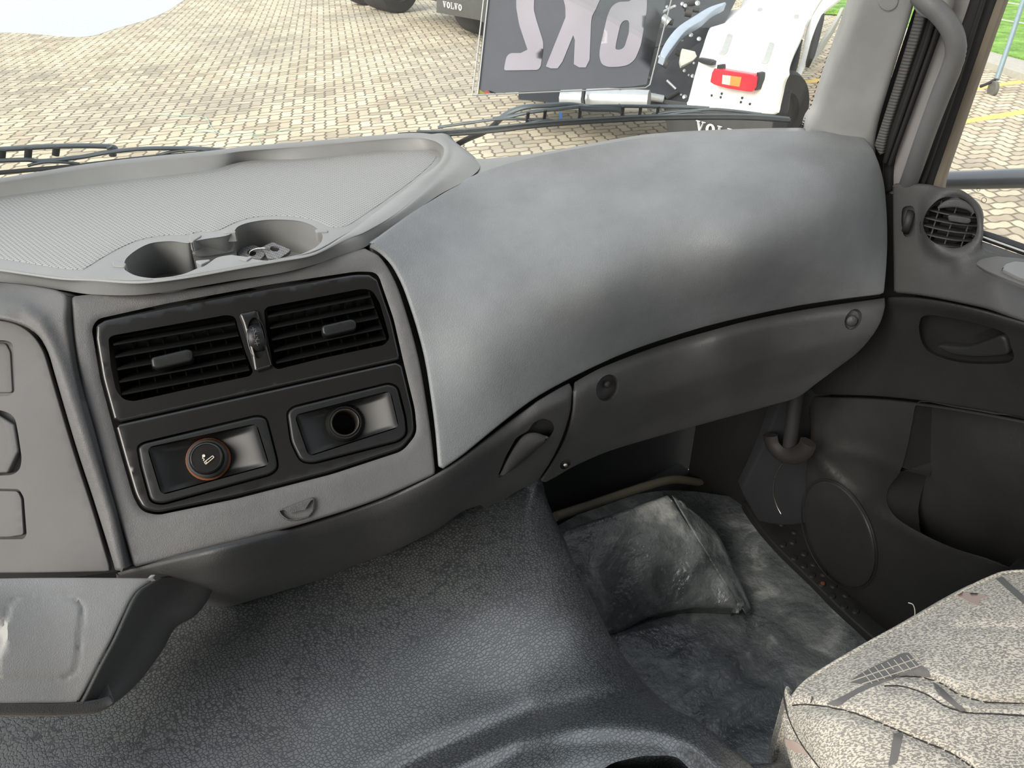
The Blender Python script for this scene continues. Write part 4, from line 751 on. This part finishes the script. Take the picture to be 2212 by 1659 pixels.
MB().tube(crom([S_seat.one(1976, 1334, -.004), S_seat.one(1976, 1318, .002), S_seat.one(1972, 1306, .004), S_seat.one(1962, 1302, .005)], 4), .0006, 5).build('loose_thread', M['fablight'], seat)
MB().tube(crom([S_seat.one(1754, 1505, .002), S_seat.one(1754, 1512, .004), S_seat.one(1751, 1518, .002)], 4), .0006, 5).build('loose_thread', M['thread'], seat)
# ---- wipers outside the glass
M['wiper'] = plain('wiper_metal', (.10, .115, .125), .4, .2); M['blade'] = plain('wiper_rubber', (.02, .022, .022), .5)
def gpath(P, off): return crom([gp(x, y, off) for x, y in P], 6)
def gbar(P, off, w, h, mat, name, par): w, h = w*.62, h*.5; return MB().tube(gpath(P, off), w, 8, h/w, (0, 1, 0)).build(name, mat, par)
wr_ = thing('wiper', 'long black wiper lying across the lower right of the windscreen', 'wiper', gp(1300, 250, .03))
gbar([(860, 291), (897, 289), (954, 291), (1053, 284), (1141, 274), (1229, 266), (1405, 256), (1554, 254), (1640, 256), (1707, 261)], .02, .006, .010, M['blade'], 'rubber_blade', wr_)
gbar([(900, 284), (960, 283), (1053, 276), (1141, 267), (1229, 260), (1405, 250), (1554, 248), (1640, 250), (1705, 256)], .022, .004, .004, M['wiper'], 'blade_spine', wr_)
gbar([(1065, 256), (1100, 252), (1141, 243), (1200, 236), (1264, 230), (1330, 229), (1400, 230), (1480, 231), (1532, 234)], .034, .005, .008, M['wiper'], 'main_yoke', wr_)
gbar([(946, 275), (980, 270), (1030, 263), (1070, 258), (1110, 257), (1150, 258), (1187, 258)], .028, .004, .006, M['wiper'], 'claw', wr_)
gbar([(1408, 247), (1450, 241), (1500, 238), (1540, 236), (1590, 240), (1645, 247)], .028, .004, .006, M['wiper'], 'claw', wr_)
gbar([(1130, 268), (1160, 261), (1187, 259), (1215, 263)], .025, .003, .005, M['wiper'], 'small_claw', wr_)
gbar([(1430, 248), (1470, 243), (1500, 241), (1530, 245)], .025, .003, .005, M['wiper'], 'small_claw', wr_)
gbar([(1075, 262), (1092, 248), (1112, 238), (1137, 231), (1180, 228), (1230, 226), (1271, 231), (1300, 231)], .050, .007, .012, M['wiper'], 'arm', wr_)
gbar([(975, 322), (990, 311), (1015, 298), (1042, 287), (1060, 276), (1078, 260)], .050, .009, .009, M['blade'], 'arm', wr_)
gbar([(1250, 233), (1280, 235), (1330, 236), (1345, 240)], .030, .009, .010, M['wiper'], 'pivot_block', wr_)
for x, y0, y1 in ((1141, 243, 268), (1178, 238, 260), (1254, 231, 259), (1346, 230, 255), (1384, 230, 252), (1422, 230, 249)):
    gbar([(x, y0), (x-1, (y0+y1)/2), (x-3, y1)], .027, .006, .004, M['blade'], 'bridge', wr_)
w2 = thing('wiper', 'black wiper at the left edge of the windscreen above the dashboard tray', 'wiper', gp(200, 335, .03))
gbar([(-60, 379), (0, 373), (90, 365), (172, 358), (260, 347), (350, 338), (430, 331), (490, 326)], .02, .006, .010, M['blade'], 'rubber_blade', w2)
gbar([(-60, 326), (0, 323), (100, 317), (180, 315), (240, 317), (250, 322)], .040, .007, .010, M['wiper'], 'arm', w2)
gbar([(-60, 350), (0, 347), (60, 345), (90, 348), (170, 340), (240, 328), (320, 321), (425, 321), (488, 325)], .030, .006, .010, M['wiper'], 'main_yoke', w2)
gbar([(60, 358), (90, 351), (130, 350), (172, 354)], .026, .004, .006, M['wiper'], 'claw', w2)
gbar([(338, 336), (370, 328), (425, 323), (450, 326)], .026, .004, .006, M['wiper'], 'claw', w2)
gbar([(236, 316), (242, 326), (244, 336)], .036, .010, .010, M['wiper'], 'pivot_block', w2)
for x, y0, y1 in ((5, 324, 345), (62, 320, 343), (122, 319, 336)): gbar([(x, y0), (x-1, (y0+y1)/2), (x-2, y1)], .033, .009, .005, M['blade'], 'bridge', w2)
# ---- sign hanging inside the glass
sgs = Surf([(1020, 205, {'d': 1.17}), (1403, 186, {'d': 1.21}), (1046, 0, {'d': 1.15})])
M['slate'] = plain('slate_card', (.135, .147, .165), .5); M['lilac'] = plain('lilac_print', (.44, .42, .47), .55)
sign = thing('price_sign', 'dark grey card sign reading 6X2 in reverse inside a clear sleeve at the windscreen', 'sign', sgs.one(1210, 198))
sheet('card', sgs, [(1030, 203), (1392, 186), (1396, 184), (1452, -60), (1465, -130), (1075, -130), (1052, -20)], M['slate'], sign, step=40, r=0, depth=.0008)
def clearp():
    t = NT('clear_plastic'); n = t.n; l = t.l; out = n['Material Output']; n.remove(t.b)
    tr = n.new('ShaderNodeBsdfTransparent'); gl = n.new('ShaderNodeBsdfGlossy'); gl.inputs['Roughness'].default_value = .12; m1 = n.new('ShaderNodeMixShader'); m1.inputs[0].default_value = .07
    l.new(tr.outputs[0], m1.inputs[1]); l.new(gl.outputs[0], m1.inputs[2]); l.new(m1.outputs[0], out.inputs[0]); return t.m
M['clear'] = clearp(); M['edge'] = plain('plastic_edge', (.35, .36, .35), .3)
sheet('sleeve', sgs, rnd([(1020, 207), (1400, 190), (1408, 183), (1466, -60), (1480, -140), (1070, -140), (1046, -20)], [1, 10, 4, 1, 1, 1, 1]), M['clear'], sign, step=60, r=0, depth=.001, lift=.002)
for P_ in ([(1020, 206), (1200, 198), (1394, 190), (1404, 183), (1432, 70), (1466, -60)], [(1020, 206), (1033, 100), (1047, -20), (1060, -120)], [(1032, 203), (1043, 100), (1056, -20)]):
    MB().tube([sgs.one(*p, .002) for p in P_], .0011, 6).build('sleeve_edge', M['edge'], sign)
L8 = lambda q: cx(q, 700, 0, 2.836)
LT = [(rnd(L8([(1102, 432), (1106, 400), (1118, 345), (1140, 325), (1237, 325), (1249, 312), (1240, 285), (1195, 150), (1178, 50), (1175, -120), (1200, -200), (1330, -200), (1290, -100), (1285, 60), (1300, 120), (1342, 255), (1343, 290), (1328, 405), (1312, 428)]), 5), []),
    (rnd(L8([(1358, 419), (1362, 398), (1480, 105), (1478, 40), (1430, -160), (1520, -160), (1568, 5), (1578, 18), (1590, 5), (1680, -160), (1760, -160), (1665, 55), (1641, 100), (1636, 135), (1625, 400), (1612, 413), (1535, 413), (1530, 400), (1538, 215), (1534, 204), (1528, 212), (1448, 408), (1438, 419)]), 4), []),
    (rnd(L8([(1686, 345), (1690, 295), (1735, 100), (1760, 40), (1800, 12), (1880, 8), (1890, -30), (1880, -160), (1960, -160), (1978, -60), (1978, 60), (1940, 280), (1905, 365), (1862, 400), (1800, 410), (1735, 410), (1700, 393)]), 9), [rnd(L8([(1785, 298), (1790, 260), (1815, 150), (1836, 125), (1862, 123), (1870, 140), (1868, 200), (1842, 285), (1820, 303), (1795, 305)]), 5)])]
for o_, h_ in LT: sheet('digit', sgs, o_, M['lilac'], sign, [(h, 0, .0004, False, 0, 4) for h in h_], step=12, r=0, depth=.0005, lift=.001)
for q, c in (([(1031, 202), (1034, 192), (1044, 199), (1050, 202)], (.30, .30, .06)), ([(1044, 199), (1050, 195), (1060, 201), (1050, 202)], (.45, .10, .08)), ([(1060, 201), (1056, 195), (1072, 201)], (.01, .01, .01))):
    sheet('corner_mark', sgs, q, plain('corner_colour', c, .5), sign, step=6, r=0, depth=.0004, lift=.0012)
tape = thing('tape_strip', 'clear tape strip with a blue mark hanging below the dark card sign', 'tape', sgs.one(1212, 262))
sheet('tape', sgs, [(1208, 196), (1231, 195), (1228, 225), (1222, 258), (1203, 258), (1210, 225)], M['clear'], tape, step=20, r=0, depth=.0004, lift=-.004)
sheet('blue_mark', sgs, [(1208, 243), (1214, 242), (1213, 250), (1215, 256), (1208, 257), (1209, 251)], plain('blue_ink', (.03, .12, .35), .4), tape, step=6, r=0, depth=.0004, lift=-.003)
# ---- outside ground
def pavers():
    t = NT('wavy_pavers'); s_ = t.node('SeparateXYZ', {0: t.map((1, 1, 1), (0, 0, PAV))}).node; x, y = s_.outputs[0], s_.outputs[1]
    U_ = .132; mth = t.math; sn = lambda v, p, a: mth('MULTIPLY', mth('SINE', mth('MULTIPLY', v, 2*math.pi/p)), a)
    xx = mth('ADD', mth('DIVIDE', mth('ADD', x, sn(y, U_, .008)), U_), 1000.); yy = mth('ADD', mth('DIVIDE', mth('ADD', y, sn(x, U_, .008)), U_), 1000.)
    fi, fj = mth('FLOOR', xx), mth('FLOOR', yy); fx, fy = mth('FRACT', xx), mth('FRACT', yy); k = mth('FLOORED_MODULO', mth('SUBTRACT', fi, fj), 4.)
    eq = lambda n_: mth('COMPARE', k, float(n_), .2); g_ = lambda d, e: mth('ADD', d, e)
    d = mth('MINIMUM', mth('MINIMUM', g_(fx, eq(1)), g_(mth('SUBTRACT', 1., fx), eq(0))), mth('MINIMUM', g_(fy, eq(2)), g_(mth('SUBTRACT', 1., fy), eq(3))))
    fac = t.ramp(d, [(.05, 1.), (.12, 0.)]); cid = t.node('CombineXYZ', {0: mth('SUBTRACT', fi, eq(1)), 1: mth('SUBTRACT', fj, eq(2))})
    b_ = t.node('TexWhiteNoise', {'Vector': cid}, 0); n = t.noise(1.1, 5, .6); n2 = t.noise(.35, 4, .6); grey = t.ramp(t.math('ADD', t.math('MULTIPLY', b_, .35), t.math('MULTIPLY', n, .9)), [(.40, (.38, .315, .222)), (.60, (.58, .485, .34)), (.82, (.70, .60, .43))])
    c = t.mix(t.ramp(n2, [(.42, .38), (.55, 0.)]), grey, (.26, .245, .21)); c = t.mix(t.ramp(t.noise(55, 3), [(.35, .0), (.7, .25)]), c, (.30, .26, .20))
    t.set(Base_Color=t.mix(fac, c, (.17, .14, .10)), Roughness=.85); return t.bump(t.math('SUBTRACT', 1., fac), .7, .008).m
def hdir(px, py, slope, z=GZ, sgn=1):
    p = pt(px, py, z=z); best = None
    for a in np.linspace(-math.pi/2, math.pi/2, 721):
        u = np.array((math.cos(a), math.sin(a), 0)); q = proj(p+u*.3)-proj(p-u*.3); s_ = q[1]/q[0] if abs(q[0]) > 1e-6 else 9
        if best is None or abs(s_-slope) < best[0]: best = (abs(s_-slope), a, np.sign(q[0]))
    return best[1], np.array((math.cos(best[1]), math.sin(best[1]), 0))*best[2]
PAV = -hdir(740, 250, -.05)[0]
M['paver'] = pavers()
m = MB().box((12, 14, GZ-.1), ((1, 0, 0), (0, 1, 0), (0, 0, 1)), (70, 70, .2)); gr = m.build('ground', M['paver'], None, False); setp(gr, kind='structure')
def gsheet(name, q, mat, z=.004, dp=.01, par=None, r=0): return sheet(name, Surf([(1000, 100, {'z': GZ+z}), (2100, 100, {'z': GZ+z}), (1500, 250, {'z': GZ+z})]), q, mat, par, step=25, r=r, depth=dp)
M['wet'] = plain('wet_concrete', (.34, .35, .36), .25, bump=.2, bs=8)
o = gsheet('puddle', crom([(-60, 58), (60, 72), (180, 80), (250, 62), (330, 38), (385, 8), (395, -30), (-60, -30)], 4, True), M['wet'], .003, .004); setp(o, 'pale wet patch on the paving at the upper left', 'puddle')
o = gsheet('stain', crom([(-60, 225), (20, 235), (48, 262), (52, 300), (30, 330), (-60, 330)], 4, True), plain('damp_stain', (.26, .26, .25), .7), .002, .003); bpy.data.objects.remove(o)
M['yellow'] = plain('yellow_paint', (.75, .52, .14), .7)
for i, (q, lb) in enumerate((([(2070, 260), (2212, 236), (2280, 224), (2280, 234), (2212, 246), (2070, 269)], 'nearer yellow parking line seen through the passenger window'), ([(2100, 190), (2212, 171), (2280, 160), (2280, 166), (2212, 178), (2100, 196)], 'farther thin yellow parking line seen through the passenger window'), ([(1725, 175), (1800, 166), (1800, 173), (1725, 182)], 'short yellow line visible between the white truck and the pillar'))):
    setp(gsheet('parking_line', q, M['yellow'], .003, .004), lb, 'parking line', 'yellow lines on the paving')
def grass():
    t = NT('grass'); c = t.ramp(t.noise(3, 6, .7), [(.35, (.10, .24, .03)), (.65, (.30, .52, .09))]); t.set(Base_Color=c, Roughness=.9); return t.bump(t.noise(30, 4), 1., .05).m
M['grass'] = grass()
o = gsheet('grass', [(1700, 12), (1790, 20), (1850, 22), (2000, 70), (2132, 106), (2212, 127), (2330, 160), (2330, -60), (1700, -60)], M['grass'], .12, .1); setp(o, 'bright green lawn beyond the kerb', 'grass', kind='stuff')
o = gsheet('kerb', [(1850, 24), (2000, 70), (2132, 106), (2212, 127), (2330, 160), (2330, 196), (2212, 160), (2165, 144), (2122, 130), (2000, 92), (1850, 40)], plain('concrete_kerb', (.42, .40, .34), .85, bump=.4, bs=40), .10, .12, None, .01); setp(o, 'pale concrete kerb between the paving and the lawn', 'kerb')
fence = thing('wire_fence', 'pale wire mesh fence standing on the lawn in the upper right corner', 'fence', pt(2180, 60, z=GZ+.1))
M['wire'] = plain('white_wire', (.62, .64, .60), .5)
A_ = pt(2140, 45, z=GZ+.1); B_ = pt(2290, 70, z=GZ+.1)
m = MB()
for k in range(9): p = A_+(B_-A_)*k/8; m.tube([p, p+np.array((0, 0, 1.2))], .012, 6)
for h in (.05, .35, .65, .95): m.tube([A_+np.array((0, 0, h)), B_+np.array((0, 0, h))], .010, 6)
m.build('mesh', M['wire'], fence)
jp = thing('jockey_pole', 'leaning grey steel pole with a small caster wheel outside the passenger window', 'pole', pt(2147, 206, z=GZ))
bse = pt(2147, 206, z=GZ); dJ = float((bse-C0)@FW)
MB().tube([pt(2153, 172, d=dJ), pt(2183, 85, d=dJ), pt(2214, -10, d=dJ), pt(2240, -90, d=dJ)], .032, 10).build('pole', plain('galvanised', (.25, .32, .34), .4, .4), jp)
MB().lathe(pt(2147, 192, d=dJ)+np.array((-.03, .02, 0)), (.8, -.6, 0), [(.0001, 0), (.03, 0), (.045, .005), (.095, 0), (.10, .02), (.095, .05), (.0001, .05)], 20).build('caster_wheel', plain('worn_wheel', (.12, .12, .10), .6), jp)
MB().tube([pt(2118, 187, d=dJ), pt(2135, 180, d=dJ), pt(2150, 172, d=dJ)], .02, 8).build('fork', M['rubber'], jp)
mb_ = MB().tube([pt(1990, 392, x=1.50), pt(2040, 390, x=1.50), pt(2120, 388, x=1.48), pt(2212, 385, x=1.46), pt(2290, 383, x=1.44)], .017, 12); mb_.build('mirror_bar', plain('scratched_bar', (.13, .14, .15), .3, .3, bump=.3, bs=60)); setp(bpy.data.objects['mirror_bar'], 'scratched dark tubular bar crossing just outside the passenger window', 'bar')
M['teal'] = plain('faded_green_paint', (.33, .50, .42), .8)
cd = MB()
for q in ([(760, 548), (880, 552), (980, 562), (1005, 600), (1040, 632), (1120, 648), (1200, 645), (1320, 630), (1440, 606)], [(820, 592), (900, 620), (1030, 632)], [(1200, 646), (1235, 665), (1250, 692)]): cd.tube(crom([pt(x/2.212, y/2.212, z=GZ+.01) for x, y in q], 4), .004, 5)
cd.build('green_cord', M['teal']); setp(bpy.data.objects['green_cord'], 'thin faded green cord lying in a branching shape on the paving', 'cord')
# ---- trucks
M['tyre'] = plain('tyre', (.022, .022, .022), .75, bump=.5, bs=60); M['chassis'] = plain('greasy_chassis', (.02, .021, .023), .5, .3); M['flap'] = plain('mudflap', (.045, .045, .045), .6); M['tank'] = plain('silver_tank', (.42, .43, .44), .35, .5); M['whitep'] = plain('white_letter', (.8, .8, .78), .6)
def volvo(o, ax, up, nrm, w, mat, name, par):
    """VOLVO in slab serif letters, o = lower left, w = total width"""
    m = MB(); lw = w/5.3; h = lw*.80; st_ = lw*.24; th = .006
    P3 = lambda x, y: np.array(o)+ax*x+up*y+nrm*.006
    for i, c in enumerate('VOLVO'):
        x0 = i*lw*1.075
        if c == 'V':
            m.bar(P3(x0+lw*.22, h), P3(x0+lw*.5, 0), th, st_*1.0, tuple(nrm)); m.bar(P3(x0+lw*.78, h), P3(x0+lw*.5, 0), th, st_*.75, tuple(nrm))
            m.bar(P3(x0+lw*.02, h), P3(x0+lw*.42, h), th, st_*.4, tuple(nrm)); m.bar(P3(x0+lw*.6, h), P3(x0+lw*.98, h), th, st_*.4, tuple(nrm))
        elif c == 'O':
            rows = []
            for a in np.linspace(0, 2*math.pi, 24, endpoint=False):
                rows.append([P3(x0+lw*.5+lw*kx*math.cos(a), h/2+h*ky*math.sin(a))+nrm*z for kx, ky, z in ((.46, .54, 0), (.46, .54, th), (.20, .36, th), (.20, .36, 0))])
            m.grid(rows, cu=True, cv=True)
        else:
            m.bar(P3(x0+lw*.3, 0), P3(x0+lw*.3, h), th, st_*1.1, tuple(nrm)); m.bar(P3(x0+lw*.08, h), P3(x0+lw*.52, h), th, st_*.4, tuple(nrm)); m.bar(P3(x0+lw*.05, 0), P3(x0+lw*.9, 0), th, st_*.45, tuple(nrm)); m.bar(P3(x0+lw*.88, -st_*.2), P3(x0+lw*.88, h*.38), th, st_*.45, tuple(nrm))
    return m.build(name, mat, par, False)
UZ = np.array((0, 0, 1.))
def wheel(c, ax, r, w, par, mat=None):
    MB().lathe(c-ax*w/2, ax, [(.0001, .06), (r*.5, .05), (r*.56, 0), (r*.93, 0), (r, .05), (r, w-.05), (r*.93, w), (r*.56, w), (r*.5, w-.05), (.0001, w-.06)], 48).build('tyre', mat or M['tyre'], par)
O1 = pt(1590, 168, d=7.0); ang, A1 = hdir(1590, 168, .20, O1[2]); B1 = np.cross(UZ, A1); 
if B1@FW < 0: B1 = -B1
K = lambda q: cx(q, 1380, 0, 4.608)
tr1 = thing('truck', 'rear corner of a white truck with a red tail lamp and mudguard', 'truck', (O1[0], O1[1], GZ))
RP = {'pl': (B1, O1)}; RP2 = {'pl': (B1, O1-B1*.03)}
ztop = pt(1600, 128, **RP)[2]+.02
S_mg = Surf([(1482, 228, RP), (1669, 246, RP), (1534, 150, RP), (1640, 172, RP), (1500, 180, RP), (1690, 190, RP), (1512, 122, RP), (1705, 150, RP), (1530, 70, {'z': ztop}), (1600, 60, {'z': ztop+.06}), (1720, 90, {'z': ztop+.04}), (1560, 22, {'z': ztop+.06}), (1740, 40, {'z': ztop+.07}), (1700, -30, {'z': ztop+.06}), (1810, -30, {'z': ztop+.05})])
sheet('mudguard', S_mg, crom(K([(1010, 60), (940, 80), (850, 90), (760, 170), (690, 290), (640, 450), (610, 530), (590, 590), (575, 650), (555, 720), (520, 850), (480, 1000), (468, 1050), (700, 1075), (1000, 1100), (1330, 1135), (1380, 1060), (1440, 820), (1500, 650), (1560, 500), (1640, 330), (1665, 240), (1740, 120), (1840, -40), (2000, -220), (1200, -250), (1060, -60)]), 2, True), M['white'], tr1, step=10, r=.02, depth=.05)
for q in ([(885, 330), (940, 345), (925, 400), (880, 520), (850, 550), (790, 540), (820, 500)], [(1300, 415), (1355, 430), (1340, 480), (1300, 600), (1270, 635), (1210, 625), (1240, 590)], [(1190, 75), (1240, 80), (1225, 110), (1190, 118), (1172, 100)], [(1550, 140), (1600, 145), (1590, 185), (1555, 190), (1535, 170)]):
    sheet('slot', S_mg, rnd(K(q), 3, 3), plain('slot_grey', (.36, .36, .33), .5), tr1, step=8, r=.001, depth=.01, lift=.012)
M['red'] = plain('red_lens', (.62, .01, .03), .15, emission=None) if False else plain('red_lens', (.62, .012, .03), .2); M['amber'] = plain('amber_lens', (.85, .25, .05), .2); M['lensw'] = plain('white_lens', (.55, .48, .46), .2)
S_la = Surf([(1534, 150, {'pl': (B1, O1-B1*.10)}), (1640, 172, {'pl': (B1, O1-B1*.10)}), (1590, 200, {'pl': (B1, O1-B1*.10)})])
lamp = sheet('tail_lamp', S_la, rnd(K([(735, 680), (1170, 750), (1175, 780), (1160, 870), (1130, 915), (1080, 912), (880, 880), (705, 830)]), 3), M['red'], tr1, step=10, r=.004, depth=.09)
sheet('lens', S_la, K([(832, 745), (915, 755), (905, 850), (825, 835)]), M['lensw'], lamp, step=10, r=.001, depth=.004, lift=.004)
sheet('lens', S_la, K([(915, 755), (1022, 768), (1000, 865), (905, 850)]), M['amber'], lamp, step=10, r=.001, depth=.004, lift=.004)
for q in ([(780, 645), (810, 648), (812, 690), (775, 685)], [(1172, 720), (1205, 730), (1200, 800), (1165, 900), (1150, 900), (1170, 780)]): sheet('lamp_bracket', S_la, K(q), M['chassis'], tr1, step=8, r=.002, depth=.08, lift=-.02)
sheet('lamp_arm', S_la, rnd(K([(570, 575), (740, 605), (735, 660), (650, 640), (570, 610)]), 2), M['chassis'], tr1, step=8, r=.01, depth=.06, lift=-.05)
for x, y in ((725, 950), (825, 932), (815, 968), (1028, 975), (1015, 1017), (1105, 1035)): MB().lathe(S_mg.one(1380+x/4.608, y/4.608, .004), -B1, [(.0001, .004), (.012, .003), (.012, -.01)], 8).build('rivet', M['chassis'], tr1)
S_mf = Surf([(1482, 228, {'pl': (B1, O1+B1*.03)}), (1669, 246, {'pl': (B1, O1+B1*.03)}), (1560, 330, {'pl': (B1, O1+B1*.03)})])
sheet('mudflap', S_mf, [(1430, 215), (1480, 222), (1672, 240), (1660, 318), (1640, 326), (1460, 306), (1445, 300)], M['flap'], tr1, step=20, r=.004, depth=.02)
vo_ = pt(1502, 281, pl=(B1, O1+B1*.02)); volvo(vo_, A1, UZ, -B1, .62, M['whitep'], 'flap_lettering', tr1)
cw = pt(1590, 240, pl=(B1, O1)); cw = cw+B1*.62; cw[2] = GZ+.50
wheel(cw-A1*.10-UZ*.06, A1, .44, .44, tr1)
sheet('side_skirt', Surf([(1690, 240, {'d': 7.9}), (1800, 20, {'d': 8.8}), (1760, 200, {'d': 8.0})]), K([(1440, 1130), (1500, 900), (1560, 760), (1600, 620), (1640, 480), (1665, 300), (1700, 200), (1850, -40), (2060, -60), (1850, 100), (1790, 260), (1740, 430), (1660, 640), (1600, 760), (1560, 900), (1510, 1130)]), M['white'], tr1, step=14, r=.01, depth=.04)
sheet('inner_tyre', Surf([(1690, 240, {'d': 7.2}), (1740, 80, {'d': 7.6}), (1760, 200, {'d': 7.3})]), K([(1640, 350), (1625, 450), (1600, 600), (1560, 740), (1520, 900), (1490, 1130), (1360, 1135), (1440, 820), (1500, 660), (1560, 500)]), M['tyre'], tr1, step=14, r=.02, depth=.12)
sheet('rear_tyre', Surf([(1690, 240, {'d': 8.0}), (1740, 80, {'d': 8.4}), (1760, 200, {'d': 8.1})]), K([(1850, 95), (1855, 160), (1800, 400), (1740, 600), (1730, 612), (1700, 605), (1700, 540), (1760, 300), (1820, 140)]), M['tyre'], tr1, step=14, r=.02, depth=.12, lift=.15)
sheet('side_guard', Surf([(1745, 150, {'d': 9.2}), (1840, 45, {'d': 11.}), (1790, 110, {'d': 10.})]), K([(1670, 700), (1700, 640), (1740, 600), (1800, 450), (1900, 320), (2000, 150), (2040, 60), (2050, 90), (1970, 290), (1900, 400), (1830, 520), (1750, 610)]), plain('grey_fairing', (.40, .39, .34), .5), tr1, step=14, r=.01, depth=.04)
# chassis beside the mudguard
ch1 = thing('truck_chassis', 'dark cluttered truck chassis with tank and beams behind the dark card sign', 'chassis', pt(1400, 225, z=GZ))
Q = lambda x, y, d: pt(x, y, d=d)
MB().add([Q(1180, -60, 9.0), Q(1620, -60, 9.4), Q(1560, 60, 8.2), Q(1500, 232, 7.6), Q(1300, 232, 8.0), Q(1120, 215, 8.3), Q(1120, 60, 8.8), Q(1180, -60, 9.3), Q(1620, -60, 9.7), Q(1560, 60, 8.6), Q(1500, 232, 8.0), Q(1300, 232, 8.4), Q(1120, 215, 8.7), Q(1120, 60, 9.2)], [(0, 1, 2, 3, 4, 5, 6), (7, 8, 9, 10, 11, 12, 13)]+[(i, (i+1) % 7, (i+1) % 7+7, i+7) for i in range(7)]).build('frame', M['chassis'], ch1, False)
b = MB(); sheet('curved_beam', Surf([(1430, 120, {'d': 7.4}), (1560, 15, {'d': 8.2}), (1500, 120, {'d': 7.5})]), K([(205, 550), (260, 590), (300, 520), (470, 290), (640, 205), (740, 100), (880, 40), (870, 10), (700, 60), (560, 150), (380, 260), (260, 420)]), plain('blue_grey_beam', (.33, .38, .45), .4), ch1, step=12, r=.01, depth=.08)
MB().tube([Q(1215, 214, 7.7), Q(1270, 214, 7.6), Q(1330, 216, 7.5), Q(1402, 218, 7.4)], [.10, .11, .11, .10], 16).build('air_tank', M['tank'], ch1)
for x in (1262, 1340): MB().tube([Q(x, 192, 7.42), Q(x-3, 214, 7.42), Q(x, 240, 7.42)], .02, 8).build('tank_strap', M['chassis'], ch1)
sheet('bracket', Surf([(1475, 100, {'d': 7.3}), (1510, 140, {'d': 7.3}), (1470, 140, {'d': 7.3})]), K([(430, 480), (560, 510), (580, 560), (540, 600), (420, 660), (410, 600)]), plain('pale_bracket', (.45, .44, .40), .5), ch1, step=12, r=.005, depth=.05)
random.seed(9)
for k in range(26):
    x = random.uniform(1290, 1500); y = random.uniform(0, 225); d = 7.75+(225-y)/225*.35; a = random.uniform(-1, 1); L_ = random.uniform(10, 45); b_ = random.random()
    MB().tube([Q(x, y, d), Q(x+L_*math.cos(a), y+L_*math.sin(a), d)], random.uniform(.012, .05), 8).build('pipe', [M['chassis'], M['flap'], M['tyre'], M['tank']][k % 4 if k % 8 else 3] if k % 4 != 3 or k % 8 == 3 else M['flap'], ch1)
for k in range(34):
    x = random.uniform(1425, 1512) if k % 2 else random.uniform(1290, 1500); y = random.uniform(0, 225); d = 7.7+(225-y)/225*.3
    MB().lathe(Q(x, y, d), -FW, [(.0001, .01), (random.uniform(.01, .028), 0), (.005, -.02)], 8).build('bolt', M['tank'], ch1)
# left truck behind
O2 = pt(990, 20, d=13.5); tr2 = thing('truck', 'dark truck at the top edge with a grey mudflap and two black tyres', 'truck', (O2[0], O2[1], GZ))
ang2, A2 = hdir(990, 20, .20, O2[2]); B2 = np.cross(UZ, A2); B2 = B2 if B2@FW > 0 else -B2
S2 = Surf([(940, 0, {'pl': (B2, O2)}), (1040, 20, {'pl': (B2, O2)}), (990, 60, {'pl': (B2, O2)})])
sheet('mudflap', S2, [(944, -40), (1060, -20), (1055, 55), (1036, 44), (942, 27)], plain('grey_flap', (.07, .07, .065), .6), tr2, step=20, r=.005, depth=.03)
o2 = pt(958, 15, pl=(B2, O2)); volvo(o2, A2, UZ, -B2, .62, M['whitep'], 'flap_lettering', tr2)
for px_, py_, w_ in ((812, 26, 1.0), (1010, 77, .6), (760, 12, .5)):
    g0 = pt(px_, py_, z=GZ); c = g0+B2*.35; c[2] = GZ+.5; wheel(c, A2, .5, w_, tr2)
cb = pt(900, -10, pl=(B2, O2)); MB().box(cb+B2*1.6+A2*(.1)+UZ*.35, (A2, B2, UZ), (3.2, 2.6, .9)).build('frame', M['chassis'], tr2, False)
wl_ = pt(1150, 222, z=GZ); c = wl_+B1*.3; c[2] = GZ+.5
wheel(c, A1, .5, .55, ch1)
# ---- unseen partial rear wall, roof and sides, added to shade the cab interior
M['liner'] = plain('grey_liner', (.14, .14, .14), .8)
AX = ((1, 0, 0), (0, 1, 0), (0, 0, 1))
setp(MB().box((.15, -1.02, .30), AX, (2.15, .05, .95)).build('shading_wall_back', M['liner'], None, False), kind='structure')
setp(MB().box((.15, -.35, 1.84), AX, (2.15, 1.3, .05)).build('shading_ceiling', M['liner'], None, False), kind='structure')
b = MB(); b.box((-.95, 0, .30), AX, (.05, 2.0, .85)); setp(b.build('wall_left', M['liner'], None, False), kind='structure')
b = MB(); b.box((1.22, -.72, .85), AX, (.05, .6, 2.0)); setp(b.build('wall_rear_right', M['liner'], None, False), kind='structure')
